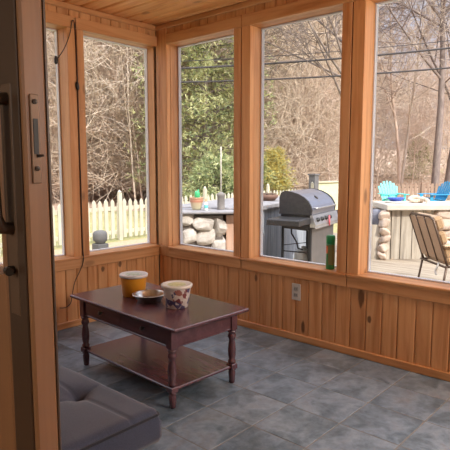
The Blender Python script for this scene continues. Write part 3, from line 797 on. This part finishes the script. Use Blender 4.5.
m = MB(); m.sm = True; m.lathe([(0.0, 0), (0.07, 0), (0.072, 0.01), (0.066, 0.03), (0.066, 0.15), (0.074, 0.155), (0.074, 0.18), (0.03, 0.20), (0.0, 0.2)], n=24); m.build('canister', plain('grey_can', lin((128, 122, 118)), 0.6), o)
m = MB(); m.sm = True; m.tube([(0, 0, 0.19), (0.0, 0, 0.5), (0.0, 0, 0.72)], [0.011, 0.010, 0.010], 10); m.build('pole', plain('pale_pole', lin((206, 200, 190)), 0.5), o)
p = spot(268, 8.0, SZ + 0.02); o = empty('clay_pot', (p.x, p.y, SZ + 0.02)); tag(o, 'low dark clay bowl on the board-faced counter', 'pot')
m = MB(); m.sm = True; m.lathe([(0.0, 0), (0.10, 0), (0.15, 0.05), (0.16, 0.09), (0.145, 0.092), (0.13, 0.06), (0.0, 0.05)], n=24); m.build('bowl', plain('dark_clay', lin((122, 92, 78)), 0.7), o)
m = MB(); m.sm = True
for k in range(7): m.rock((0.08 * math.cos(k), 0.08 * math.sin(k), 0.085), (0.045, 0.045, 0.035), 60 + k, 2)
m.build('soil', plain('soil', lin((92, 74, 62)), 0.95, var=0.2, scale=30), o)

# ---------------- gas grill
gy_ = R(12)
gp = spot(312, 6.7)
gr = empty('gas_grill', (gp.x, gp.y, YD), gy_); tag(gr, 'black gas grill with a rounded lid on the deck outside the window', 'grill')
# local: x along the width (0 = left end, away from view), y backwards, z up
W, D = 0.98, 0.46
M_gblack = plain('grill_black', lin((52, 50, 52)), 0.42, 0.3, 0.1, 20)
M_glid = plain('grill_lid_enamel', lin((160, 164, 180)), 0.28, 0.8, 0.03)
M_steel = plain('grill_steel', lin((178, 176, 176)), 0.35, 0.8)
zf = 0.80
prof = [(0.01, zf + 0.06), (0.005, zf + 0.12), (0.02, zf + 0.175), (0.06, zf + 0.235), (0.12, zf + 0.285), (0.20, zf + 0.325), (0.29, zf + 0.352), (0.37, zf + 0.362), (0.425, zf + 0.345), (0.45, zf + 0.28), (0.455, zf + 0.06)]
m = MB(); m.prism(prof, 0, 0.035, W - 0.035); lid = m.build('lid', M_glid, gr)
for (a, b) in ((0.0, 0.036), (W - 0.036, W)):
    m = MB(); m.prism([(p * 1.0 + (0.006 if 0 < i < 10 else 0) * (1 if p > .22 else -1), z + 0.006 * (1 if i in (3, 4, 5, 6, 7) else 0)) for i, (p, z) in enumerate(prof)], 0, a, b); m.build('lid_end', M_gblack, lid)
m = MB(); m.sm = True; m.tube([(0.10, 0.02, zf + 0.15), (0.10, -0.035, zf + 0.145), (0.16, -0.045, zf + 0.145), (W - 0.16, -0.045, zf + 0.145), (W - 0.10, -0.035, zf + 0.145), (W - 0.10, 0.02, zf + 0.15)], 0.012, 10); m.build('lid_handle', M_steel, lid)
m = MB(); m.sm = True; m.lathe([(0.03, 0), (0.033, 0.004), (0.033, 0.008), (0.0, 0.01)], n=20, M=Matrix.Translation((0.42, 0.10, zf + 0.268)) @ Matrix.Rotation(R(40), 4, 'X')); m.build('thermometer', M_bronze, lid)
m = MB(); m.box((0.20, -0.004, -0.001), (0.30, 0.004, 0.001), M=Matrix.Translation((0.16, 0.048, zf + 0.222)) @ Matrix.Rotation(R(55), 4, 'X')); m.build('nameplate', M_steel, lid)
# firebox, control panel
m = MB(); m.prism([(0.02, zf - 0.10), (0.02, zf + 0.058), (0.44, zf + 0.058), (0.42, zf - 0.13), (0.06, zf - 0.15)], 0, 0.02, W - 0.02); m.build('firebox', M_gblack, gr)
m = MB(); m.prism([(-0.055, zf - 0.10), (-0.055, zf - 0.07), (-0.012, zf + 0.055), (0.02, zf + 0.055), (0.02, zf - 0.10)], 0, 0.0, W); cp = m.build('control_panel', M_steel, gr)
for k in range(4):
    m = MB(); m.sm = True; m.lathe([(0.03, 0), (0.032, 0.004), (0.026, 0.008), (0.024, 0.028), (0.0, 0.03)], n=20, M=Matrix.Translation((0.13 + 0.16 * k, -0.034, zf - 0.008)) @ Matrix.Rotation(R(71), 4, 'X')); m.build('knob', M_black, cp)
m = MB(); m.box((0.0, -0.064, zf - 0.118), (W, -0.05, zf - 0.098), 0.003); m.build('trim_bar', M_steel, cp)
# shelves
m = MB(); m.box((-0.40, 0.02, zf - 0.005), (0.0, 0.44, zf + 0.03), 0.008); m.box((-0.40, 0.01, zf - 0.05), (-0.0, 0.03, zf + 0.02), 0.004); m.box((-0.40, 0.43, zf - 0.05), (0.0, 0.45, zf + 0.02), 0.004); m.box((-0.41, 0.01, zf - 0.05), (-0.39, 0.45, zf + 0.02), 0.004); m.build('side_shelf', M_gblack, gr)
m = MB(); m.box((W, 0.02, zf - 0.005), (W + 0.36, 0.44, zf + 0.03), 0.008); m.box((W, 0.01, zf - 0.05), (W + 0.36, 0.03, zf + 0.02), 0.004); m.build('side_shelf', M_gblack, gr)
# cart: front doors, back, uprights, bottom shelf, wheels
m = MB(); m.box((0.05, 0.01, 0.12), (W - 0.05, 0.03, zf - 0.12)); m.build('door_panel', plain('grill_door', lin((116, 112, 112)), 0.4, 0.5), gr)
for (x, y) in ((0.02, 0.02), (0.02, 0.40), (W - 0.05, 0.02), (W - 0.05, 0.40)):
    m = MB(); m.box((x, y, 0.06), (x + 0.03, y + 0.03, zf - 0.10), 0.003); m.build('leg', M_blackmetal, gr)
m = MB(); m.box((0.02, 0.02, 0.10), (W - 0.02, 0.43, 0.13), 0.004); m.build('bottom_shelf', M_gblack, gr)
m = MB(); m.tube([(0.035, 0.05, 0.36), (0.035, 0.40, 0.36)], 0.008, 8); m.tube([(0.035, 0.05, 0.50), (0.035, 0.40, 0.44)], 0.005, 8); m.build('side_bar', M_blackmetal, gr)
m = MB(); m.sm = True; m.tube([(0.05, 0.30, zf - 0.12), (0.06, 0.30, 0.6), (0.12, 0.25, 0.48), (0.10, 0.22, 0.40), (0.2, 0.2, 0.37)], 0.011, 8); m.build('gas_hose', M_black, gr)
m = MB(); m.sm = True; m.lathe([(0.0, 0.135), (0.10, 0.135), (0.125, 0.17), (0.125, 0.30), (0.09, 0.35), (0.03, 0.365), (0.03, 0.40), (0.0, 0.40)], (0.30, 0.22, 0), 24); m.build('gas_cylinder', plain('tank_white', lin((206, 204, 198)), 0.5), gr)
for (x, y) in ((0.035, 0.06), (0.035, 0.40), (W - 0.035, 0.06), (W - 0.035, 0.40)):
    m = MB(); m.sm = True; m.tube([(x - 0.012, y, 0.045), (x + 0.012, y, 0.045)], 0.045, 20); m.build('caster', M_black, gr)
m = MB(); m.sm = True; m.tube([(W * 0.53, -0.062, zf + 0.02), (W * 0.53, -0.066, zf - 0.12)], 0.012, 8)
o = m.build('red_lighter', plain('red_lighter', lin((220, 96, 104)), 0.4), gr); o.name = 'igniter'; tag(o, 'red igniter tag on the control panel')

# ---------------- board bar with stone pillars, right window
bp = spot(372, 8.25); bang = YAW - PI / 2 + R(1)
br = empty('garden_bar', (bp.x, bp.y, YD), bang); tag(br, 'pale slab-topped bar of upright boards and stone pillars at the deck edge', 'bar')
bh = 0.80; PXM = 8.25 / FPX
m = MB(); s = 0.0; LB = 2.6
while s < LB:
    w_ = random.uniform(0.15, 0.19); m.box((s, random.uniform(0, 0.012), 0.0), (s + w_ - 0.013, 0.03, bh if s > 0.1 else bh - 0.24), 0.004); s += w_
m.build('board_facing', M_barn, br)
m = MB(); m.box((0.16, 0.032, 0.0), (LB, 0.52, bh - 0.01)); m.box((0.01, 0.032, 0.0), (0.16, 0.40, bh - 0.24)); m.build('core', M_mortar, br)
m = MB(); m.box((0.20, -0.13, bh), (LB + 0.1, 0.62, bh + 0.095), 0.012); m.build('slab', plain('bar_slab', lin((196, 188, 176)), 0.75, var=0.04, scale=6), br)
M_pstone = mat_stone('pillar_stone', lin((160, 142, 128)), lin((192, 172, 156)), lin((212, 194, 180)))
for (cx, n_, rr) in ((0.20, 6, 0.085), (1.18, 5, 0.20)):
    m = MB(); m.sm = True
    for k in range(n_): m.rock((cx + random.uniform(-0.015, 0.015), -0.03, bh * (k + 0.5) / n_), (rr * random.uniform(0.9, 1.15), 0.08, bh / n_ * 0.60), 80 + k + int(cx * 10), 3, cut=12)
    if rr > 0.1:
        for k in range(n_): m.rock((cx + 0.27, -0.03, bh * (k + 0.35) / n_), (0.14, 0.08, bh / n_ * 0.55), 120 + k, 3, cut=12)
    m.build('stone_pillar', M_pstone, br)
pz = YD + bh + 0.095
m = MB(); m.sm = True; m.rock((-0.01, 0, 0.13), (0.085, 0.13, 0.13), 31, 3)
p = spot(376, 8.37); o = m.build('grey_boulder', plain('grey_boulder', lin((112, 112, 122)), 0.9, var=0.15)); o.location = (p.x, p.y, YD + bh - 0.26); tag(o, 'dark grey boulder resting at the left end of the bar', 'boulder')
# driftwood on the bar
p = spot(416, 8.5, pz); o = empty('driftwood', (p.x, p.y, pz), bang); tag(o, 'twisted pale driftwood lying on the bar slab above the armchair', 'driftwood')
m = MB(); m.sm = True
m.tube(smooth([(-0.12, 0, 0.05), (-0.05, 0.02, 0.09), (0.03, 0, 0.085), (0.07, -0.03, 0.05), (0.085, -0.06, 0.03)]), 0.032, 10); m.tube(smooth([(0.05, -0.02, 0.06), (0.10, -0.12, 0.06), (0.12, -0.20, 0.03), (0.10, -0.235, -0.06), (0.13, -0.25, -0.13)]), [0.034] * 20 + [0.03] * 5, 10); m.rock((-0.02, 0, 0.035), (0.09, 0.06, 0.034), 12, 3); m.rock((0.07, -0.03, 0.05), (0.05, 0.05, 0.05), 14, 3)
m.build('limb', plain('driftwood', lin((208, 188, 166)), 0.85, var=0.15, scale=20), o)
# blue plate lying on the bar before turquoise chair
p = spot(396, 8.5, pz); o = empty('blue_disc', (p.x, p.y, pz)); tag(o, 'flat deep blue disc lying on the bar slab before the turquoise chair', 'disc')
m = MB(); m.sm = True; m.lathe([(0.0, 0.03), (0.08, 0.03), (0.105, 0.045), (0.135, 0.075), (0.15, 0.078), (0.15, 0.082), (0.13, 0.084), (0.1, 0.06), (0.0, 0.05)], n=32); m.build('plate', plain('blue_plastic', lin((54, 88, 190)), 0.4), o)
m = MB(); m.sm = True; m.lathe([(0.0, 0), (0.13, 0.0), (0.17, 0.012), (0.17, 0.025), (0.0, 0.03)], n=24); m.build('tray', M_white, o)

# Adirondack chairs beyond the bar
def adirondack(px, fwd, mat, label, rz):
    p = spot(px, fwd, YL); o = empty('adirondack_chair', (p.x, p.y, YL), rz); tag(o, label, 'chair', 'lawn chairs beyond the bar')
    bk = Matrix.Translation((0, 0.10, 0.30)) @ Matrix.Rotation(R(-24), 4, 'X')
    for k in range(7):
        t = k - 3; m = MB(); h_ = 0.80 - 0.022 * t * t; a = R(-3.2 * t)
        m.box((-0.042, 0.0, 0.0), (0.042, 0.022, h_), 0.008, M=bk @ Matrix.Translation((t * 0.082, 0, 0)) @ Matrix.Rotation(-a, 4, 'Y')); m.build('back_slat', mat, o)
    m = MB()
    for k in range(6): m.box((-0.27, -0.5 + k * 0.105, 0.0), (0.27, -0.405 + k * 0.105, 0.022), 0.004, M=Matrix.Translation((0, 0.0, 0.36)) @ Matrix.Rotation(R(-9), 4, 'X'))
    m.build('seat', mat, o)
    for s in (-1, 1):
        m = MB(); m.box((s * 0.36 - 0.065, -0.55, 0.55), (s * 0.36 + 0.065, 0.26, 0.575), 0.01); m.build('armrest', mat, o)
        m = MB(); m.box((s * 0.30 - 0.015, -0.50, 0.0), (s * 0.30 + 0.015, -0.38, 0.55), 0.004); m.build('leg', mat, o)
        m = MB(); m.prism([(-0.5, 0.30), (-0.5, 0.40), (0.15, 0.30), (0.42, 0.0), (0.30, 0.0), (0.05, 0.20)], 0, s * 0.30 - 0.045, s * 0.30 - 0.018); m.build('leg', mat, o)
    m = MB(); m.box((-0.36, 0.15, 0.50), (0.36, 0.19, 0.55), 0.004); m.build('back_rail', mat, o)
    return o
adirondack(391.5, 19.2, plain('turquoise_plastic', lin((104, 214, 212)), 0.5, var=0.03), 'turquoise slatted lawn chair beyond the bar, facing the house', YAW - PI / 2 + R(8))
adirondack(437, 19.0, plain('blue_chair_plastic', lin((44, 150, 200)), 0.5, var=0.03), 'bright blue slatted lawn chair beyond the bar, turned side-on', YAW - PI / 2 - R(75))

# patio armchair
pa = spot(459, 6.15); ac = empty('patio_armchair', (pa.x, pa.y, YD), YAW - PI / 2 + R(96))
tag(ac, 'metal framed patio armchair with thick tan cushions, on the deck', 'armchair')
M_tan = mat_fabric('tan_canvas', lin((150, 120, 90)), lin((166, 136, 104)), 120)
M_tanback = mat_fabric('tan_cushion_back', lin((160, 128, 98)), lin((176, 144, 112)), 120)
M_frame = plain('bronze_frame', lin((92, 74, 62)), 0.45, 0.5)
# local: faces -y, seat width along x
bkm = Matrix.Translation((0, 0.27, 0.40)) @ Matrix.Rotation(R(-20), 4, 'X')
m = MB(); m.sm = False
for k in range(3): m.box((-0.27, -0.125 + 0.012 * (k % 2), 0.02 + k * 0.175), (0.27, 0.0, 0.185 + k * 0.175), 0.035, M=bkm)
m.build('back_cushion', M_tan, ac)
m = MB(); m.box((-0.275, 0.001, 0.02), (0.275, 0.012, 0.53), 0.005, M=bkm); m.build('back_sling', M_tanback, ac)
m = MB(); m.box((-0.27, -0.30, 0.36), (0.27, 0.28, 0.48), 0.045); m.build('seat_cushion', M_tan, ac)
m = MB(); m.sm = True
for s in (-1, 1): m.tube([bkm @ Vector((s * 0.285, 0.006, -0.05)), bkm @ Vector((s * 0.285, 0.006, 0.53)), bkm @ Vector((s * 0.22, 0.006, 0.56))], 0.014, 8)
m.tube([bkm @ Vector((-0.22, 0.006, 0.56)), bkm @ Vector((0.22, 0.006, 0.56))], 0.014, 8)
for q in (-0.1, 0.1): m.tube([bkm @ Vector((q, 0.016, 0.0)), bkm @ Vector((q, 0.016, 0.56))], 0.008, 8)
m.build('back_frame', M_frame, ac)
m = MB(); m.sm = True
for s in (-1, 1): m.tube([(s * 0.285, -0.30, 0.35), (s * 0.285, 0.29, 0.35)], 0.014, 8)
m.tube([(-0.285, -0.30, 0.35), (0.285, -0.30, 0.35)], 0.014, 8); m.tube([(-0.285, 0.29, 0.35), (0.285, 0.29, 0.35)], 0.014, 8); m.build('seat_frame', M_frame, ac)
for s in (-1, 1):
    m = MB(); m.sm = True; m.tube([(s * 0.285, 0.27, 0.36), (s * 0.29, 0.33, 0.0)], [0.014, 0.012], 8); m.build('leg', M_frame, ac)
    m = MB(); m.sm = True; m.tube([(s * 0.29, -0.32, 0.0), (s * 0.29, -0.30, 0.36), (s * 0.30, -0.29, 0.58)], [0.012, 0.014, 0.014], 8); m.build('leg', M_frame, ac)
    m = MB(); m.box((s * 0.30 - 0.03, -0.34, 0.585), (s * 0.30 + 0.03, 0.33, 0.61), 0.01); m.build('armrest', plain('tan_arm', lin((190, 164, 134)), 0.6), ac)
m = MB(); m.sm = True; m.tube(smooth([(-0.16, 0.30, 0.38), (-0.17, 0.32, 0.33), (-0.15, 0.33, 0.28), (-0.17, 0.33, 0.24)]), 0.012, 6); m.build('cushion_tie', plain('tie', lin((196, 190, 184)), 0.8), ac)

# ---------------- overhead lines
def wire(name, z0, z1, px0, px1, f0, f1, r, label):
    a = spot(px0, f0, z0); b = spot(px1, f1, z1); m = MB(); m.sm = True
    n_ = 24; pts = []
    for k in range(n_ + 1):
        t = k / n_; p = a.lerp(b, t); p.z -= 0.10 * 4 * t * (1 - t); pts.append(p)
    m.tube(pts, r, 6); o = m.build(name, plain('wire_black', lin((58, 54, 58)), 0.7)); tag(o, label, 'cable'); return o
def hz(y, f): return 1.2 + (165.5 - y) / FPX * f
wire('power_line', hz(72.6, 15), hz(46, 15), 160, 500, 15, 15, 0.026, 'upper thick black power line crossing the trees')
wire('power_line', hz(85.2, 15), hz(66, 15), 160, 500, 15, 15, 0.022, 'lowest black power line crossing the trees')
wire('power_line', hz(65.8, 15), hz(39, 15), 160, 500, 15, 15, 0.010, 'thinnest power line, just above the two thick ones')

p = spot(160, 15.0); o = empty('utility_pole', (p.x, p.y, hf(p.x, p.y) - 0.1)); tag(o, 'wooden utility pole carrying the power lines, behind the corner post', 'pole')
m = MB(); m.sm = True; m.tube([(0, 0, 0), (0, 0, 4.9)], [0.11, 0.09], 12); m.build('shaft', plain('pole_wood', lin((112, 96, 84)), 0.9), o)
m = MB(); m.box((-0.13, -0.13, 4.2), (0.13, 0.13, 4.32), 0.01); m.build('bracket', M_blackmetal, o)
# ---------------- trees
def bark(name, a, b, var=0.5):
    t = NT(name); v = t.coords((1, 1, 0.3)); n1 = t.noise(v, 8, 4, 0.6); c = t.ramp(n1, [(0.3, a), (0.7, b)])
    c = t.mix(var, c, t.ramp(t.objrand(), [(0, (0.72, 0.70, 0.70)), (0.5, (1, 1, 1)), (1, (1.15, 1.12, 1.08))]), 'MULTIPLY')
    t.color(c); t.rough(0.9, spec=0.15); return t.mat
M_bark = bark('bark_brown', lin((190, 168, 154)), lin((222, 204, 190)))
M_barkpale = bark('bark_pale', lin((190, 172, 156)), lin((228, 214, 198)))
M_barkdark = bark('bark_dark', lin((112, 102, 100)), lin((150, 138, 132)))


def rv(rng): 
    while True:
        v = Vector((rng.uniform(-1, 1), rng.uniform(-1, 1), rng.uniform(-1, 1)))
        if 0.05 < v.length < 1: return v.normalized()
def grow(m, rng, p, d, L, r, depth, maxd, kids, wob, upw, minr):
    n_ = 6 if depth == 0 else 4 if depth == 1 else 3 if depth == 2 else 2
    pts = [p.copy()]; rad = [r]; dd = d.copy()
    for i in range(n_):
        dd = (dd + rv(rng) * wob + Vector((0, 0, upw))).normalized()
        p = p + dd * (L / n_); pts.append(p.copy()); rad.append(max(minr, r * (1 - (0.75 if depth else 0.7) * (i + 1) / n_)))
    m.tube(pts, rad, (7, 5, 4, 3, 3)[min(depth, 4)], False)
    if depth >= maxd: return
    for k in range(kids[depth]):
        t = rng.uniform(0.30 if depth == 0 else 0.15, 1.0); i = min(int(t * n_), n_ - 1); f = t * n_ - i
        q = pts[i].lerp(pts[i + 1], f); ax = (pts[i + 1] - pts[i]).normalized()
        side = rv(rng); side = (side - ax * side.dot(ax)).normalized()
        ang = rng.uniform(0.55, 1.15) if depth else rng.uniform(0.5, 1.05)
        nd = (ax * math.cos(ang) + side * math.sin(ang)).normalized()
        sc = (0.50 if depth == 0 else 0.52) * (1.15 - 0.55 * t)
        grow(m, rng, q, nd, L * sc * rng.uniform(0.7, 1.25), max(minr, rad[i] * 0.5), depth + 1, maxd, kids, wob * 1.15, upw * 0.8, minr)


def tree_mesh(name, seed, H, r, kids, mat, wob=0.10, upw=0.05, minr=0.008, maxd=4):
    rng = random.Random(seed); m = MB(); m.sm = True
    grow(m, rng, Vector((0, 0, -0.1)), Vector((rng.uniform(-.06, .06), rng.uniform(-.06, .06), 1)).normalized(), H, r, 0, maxd, kids, wob, upw, minr)
    return m.build(name, mat, recalc=False)

protos = []
for i, (H, r, kids, mt) in enumerate([(13, 0.13, (20, 7, 5, 3), M_bark), (12, 0.10, (22, 7, 5, 3), M_barkpale), (14, 0.17, (20, 7, 6, 3), M_barkdark), (11, 0.09, (22, 8, 5, 3), M_bark), (9, 0.06, (24, 7, 5, 2), M_barkpale), (7, 0.045, (26, 7, 4, 2), M_bark)]):
    protos.append(tree_mesh('woodland_tree', 100 + i, H, r, kids, mt))
rng = random.Random(5); used = [False] * len(protos); cnt = 0; placed = []
while cnt < 120:
    px = rng.uniform(20, 480); f = 17 + 29 * rng.random() ** 1.1
    if px < 345 and f < 25 and rng.random() < 0.85: continue
    p = spot(px, f)
    if p.y < 10.5 and p.x < 27: continue
    if px < 240 and 170 < px and f < 21: continue
    if px > 340 and (f < 30 or rng.random() < 0.45): continue
    if any((p - q).length < 0.9 for q in placed): continue
    placed.append(p); k = rng.randrange(len(protos))
    if f < 25: k = rng.choice((4, 5, 5))
    if px > 330: k = rng.choice((0, 1, 3, 4, 4, 5, 5, 5))
    src = protos[k]
    o = src if not used[k] else src.copy()
    if used[k]: COL.objects.link(o)
    used[k] = True
    s = rng.uniform(0.8, 1.15) * (0.8 if px > 330 or f < 25 else 1.0)
    o.location = (p.x, p.y, hf(p.x, p.y)); o.rotation_euler = (0, 0, rng.uniform(0, 2 * PI)); o.scale = (s, s, s * rng.uniform(0.9, 1.1))
    tag(o, 'slender bare tree among many in the brown leafless woods', 'tree', 'bare trees of the woods'); cnt += 1
for k, o in enumerate(protos):
    if not used[k]: bpy.data.objects.remove(o)
# brush: uncountable tangle of twigs between the trunks
m = MB(); m.sm = True; rng = random.Random(9)
for i in range(75000):
    px = rng.uniform(20, 480); f = 20.5 + 24 * rng.random() ** 1.25
    p = spot(px, f)
    if (p.y < 11.5 and p.x < 27) or (px > 340 and (f < 34 or rng.random() < 0.4)): continue
    near = f < 32
    hi_ = 12.0 if px < 345 else 7.0
    p.z = hf(p.x, p.y) + (0.7 if near else 0.0) + hi_ * rng.random() ** 1.3
    d = (rv(rng) + Vector((0, 0, 0.5))).normalized(); L = rng.uniform(0.9, 3.0); r = rng.uniform(0.007, 0.014)
    bend = rv(rng) * 0.35; pts = [p]; 
    for k in range(3): d = (d + bend).normalized(); p = p + d * (L / 3); pts.append(p)
    m.tube(pts, [r, r * 0.9, r * 0.7, 0.004], 3, False)
for i in range(16000):
    px = rng.uniform(20, 345); f = 22 + 10 * rng.random()
    p = spot(px, f); p.z = hf(p.x, p.y) + 0.5 + 3.6 * rng.random() ** 1.2
    d = (rv(rng) + Vector((0, 0, 0.7))).normalized(); L = rng.uniform(0.8, 2.2); r = rng.uniform(0.006, 0.012)
    bend = rv(rng) * 0.35; pts = [p]
    for k in range(3): d = (d + bend).normalized(); p = p + d * (L / 3); pts.append(p)
    m.tube(pts, [r, r * 0.9, r * 0.7, 0.004], 3, False)
o = m.build('brush', bark('twig_brush', lin((192, 172, 154)), lin((230, 214, 196)), 0), recalc=False); tag(o, 'tangle of leafless brush and twigs along the woods edge', 'brush', kind='stuff')

# individual trees that stand out
def big_tree(name, seed, px, f, H, r, kids, mat, label, lean=(0, 0), **kw):
    o = tree_mesh(name, seed, H, r, kids, mat, **kw); p = spot(px, f); o.location = (p.x, p.y, hf(p.x, p.y)); o.rotation_euler = (lean[0], lean[1], 0)
    tag(o, label, 'tree'); return o
big_tree('bare_tree', 41, 434, 25.5, 13.5, 0.20, (18, 8, 5, 3), M_barkdark, 'thick grey bare tree rising behind the blue chair', wob=0.05)
big_tree('bare_tree', 47, 446, 28, 12.5, 0.20, (16, 8, 5, 3), M_barkdark, 'dark leaning bare tree at the far right of the woods', (R(3), R(-2)), wob=0.07)
big_tree('bare_tree', 46, 350, 15.5, 9.5, 0.10, (12, 8, 6, 3), M_barkdark, 'dark bare tree whose boughs hang over the pale screen', (0, R(-4)), wob=0.08, upw=0.02)
big_tree('bare_tree', 52, 400, 27, 9, 0.08, (16, 8, 5, 3), M_barkpale, 'thin pale bare tree behind the turquoise chair', wob=0.05)
big_tree('bare_tree', 57, 136, 19.5, 8.5, 0.036, (14, 7, 5, 3), M_barkpale, 'pale bare tree standing behind the tall white fence post', wob=0.06)

# evergreens: short needle sprays on branches
def evergreen(name, px, f, H, R0, n_, mats, label, base=0.0, cat='tree', blade=0.16, trunk=0.14, shape=0.8, seed=1, droop=0.0):
    p = spot(px, f); o = empty(name, (p.x, p.y, hf(p.x, p.y))); tag(o, label, cat); rng = random.Random(seed)
    m = MB(); m.sm = True; m.tube([(0, 0, -0.1), (0.05, 0, H * 0.5), (0, 0, H * 0.97)], [trunk, trunk * 0.6, 0.02], 8)
    sprays = []
    nb = n_ // 60
    for b in range(nb):
        t = base + (1 - base) * (b + rng.random()) / nb; z = H * t; a = rng.uniform(0, 2 * PI)
        L = R0 * ((1 - t) ** shape + 0.10) * rng.uniform(0.65, 1.1)
        e = Vector((math.cos(a) * L, math.sin(a) * L, z + L * rng.uniform(-0.15, 0.35) - droop * L)); s = Vector((0, 0, z))
        m.tube([s, s.lerp(e, 0.5) + Vector((0, 0, 0.05 * L)), e], [0.03, 0.018, 0.006], 4, False)
        for k in range(60):
            u = rng.random() ** 0.6; q = s.lerp(e, u) + rv(rng) * (0.10 + 0.22 * L * rng.random()) * 0.9; sprays.append((q, (e - s).normalized()))
    m.build('trunk', M_barkdark, o)
    m = MB()
    for (q, ax) in sprays:
        d = (ax * 0.6 + rv(rng) * 0.8).normalized(); w = d.cross(rv(rng)).normalized(); L = blade * rng.uniform(0.6, 1.4)
        m.mi = rng.randrange(len(mats))
        for j in range(4):
            dj = (d + rv(rng) * 0.55).normalized(); wj = dj.cross(rv(rng)).normalized() * blade * 0.06
            m.add([q - wj, q + wj, q + dj * L + wj * 0.3, q + dj * L - wj * 0.3], [(0, 1, 2, 3)])
    m.build('foliage', mats, o, recalc=False); return o
def leafmat(name, a, b):
    t = NT(name); t.color(t.ramp(t.island(), [(0, a), (1, b)])); t.rough(0.7, spec=0.2)
    t.b.inputs['Transmission Weight'].default_value = 0.0
    return t.mat
G1, G2, G3 = leafmat('needles_olive', lin((176, 180, 124)), lin((220, 220, 170))), leafmat('needles_green', lin((112, 128, 88)), lin((158, 170, 122))), leafmat('needles_yellow', lin((196, 178, 94)), lin((228, 208, 130)))
evergreen('pine_tree', 205, 19, 9.5, 2.5, 15000, [G1, G1, G2], 'tall soft green pine seen over the stone counter', 0.06, blade=0.17, shape=0.35, seed=3)
evergreen('evergreen_shrub', 217, 15.6, 1.75, 1.2, 3600, [G2, G2, G1], 'dark green bush behind the pole on the stone counter', 0.05, 'shrub', 0.14, 0.06, 0.5, 4)
evergreen('evergreen_shrub', 275, 18.0, 2.1, 0.62, 3600, [G3, G3, G1], 'rounded yellow-green evergreen bush behind the fence, left of the grill', 0.05, 'shrub', 0.12, 0.05, 0.35, 5)
evergreen('evergreen_shrub', 258, 17.6, 1.8, 0.6, 2400, [G3, G1, G2], 'yellow-green evergreen bush half hidden by the window post left of the grill', 0.05, 'shrub', 0.12, 0.05, 0.35, 6)
evergreen('pine_tree', 418, 40, 3.4, 1.4, 1800, [G2, G1], 'small green pine deep in the woods behind the bar', 0.05, 'tree', 0.25, 0.08, 0.7, 7)
#@END

# ------------------------------------------------------------------ light
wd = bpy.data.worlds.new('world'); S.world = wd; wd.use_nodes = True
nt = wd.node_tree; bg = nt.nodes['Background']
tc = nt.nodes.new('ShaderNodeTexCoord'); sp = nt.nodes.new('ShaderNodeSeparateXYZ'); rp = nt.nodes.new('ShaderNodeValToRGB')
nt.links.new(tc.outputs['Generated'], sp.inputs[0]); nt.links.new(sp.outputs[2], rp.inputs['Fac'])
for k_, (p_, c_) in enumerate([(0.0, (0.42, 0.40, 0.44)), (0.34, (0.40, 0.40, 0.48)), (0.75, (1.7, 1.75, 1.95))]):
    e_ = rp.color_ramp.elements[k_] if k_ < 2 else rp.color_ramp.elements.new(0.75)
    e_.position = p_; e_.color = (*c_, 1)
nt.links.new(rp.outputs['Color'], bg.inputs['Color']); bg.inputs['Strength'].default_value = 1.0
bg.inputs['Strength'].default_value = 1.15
ld = bpy.data.lights.new('sun', 'SUN'); ld.energy = 3.4; ld.angle = R(1.5); ld.color = (1.0, 0.93, 0.82)
so = bpy.data.objects.new('sun', ld); COL.objects.link(so)
so.rotation_euler = Vector((-0.18, -0.78, 0.60)).to_track_quat('Z', 'Y').to_euler()
so.location = (0, -6, 12)

vs_ = S.view_settings; vs_.view_transform = 'Standard'; vs_.look = 'None'; vs_.exposure = 0.6; vs_.gamma = 1.0; vs_.use_curve_mapping = False
S.display_settings.display_device = 'sRGB'
S.cycles.max_bounces = 10; S.cycles.diffuse_bounces = 6; S.cycles.glossy_bounces = 4; S.cycles.transparent_max_bounces = 16
S.cycles.caustics_reflective = False; S.cycles.caustics_refractive = False; S.cycles.sample_clamp_indirect = 6.0
S.cycles.use_denoising = True; S.cycles.denoising_prefilter = 'ACCURATE'; S.cycles.denoising_input_passes = 'RGB_ALBEDO_NORMAL'
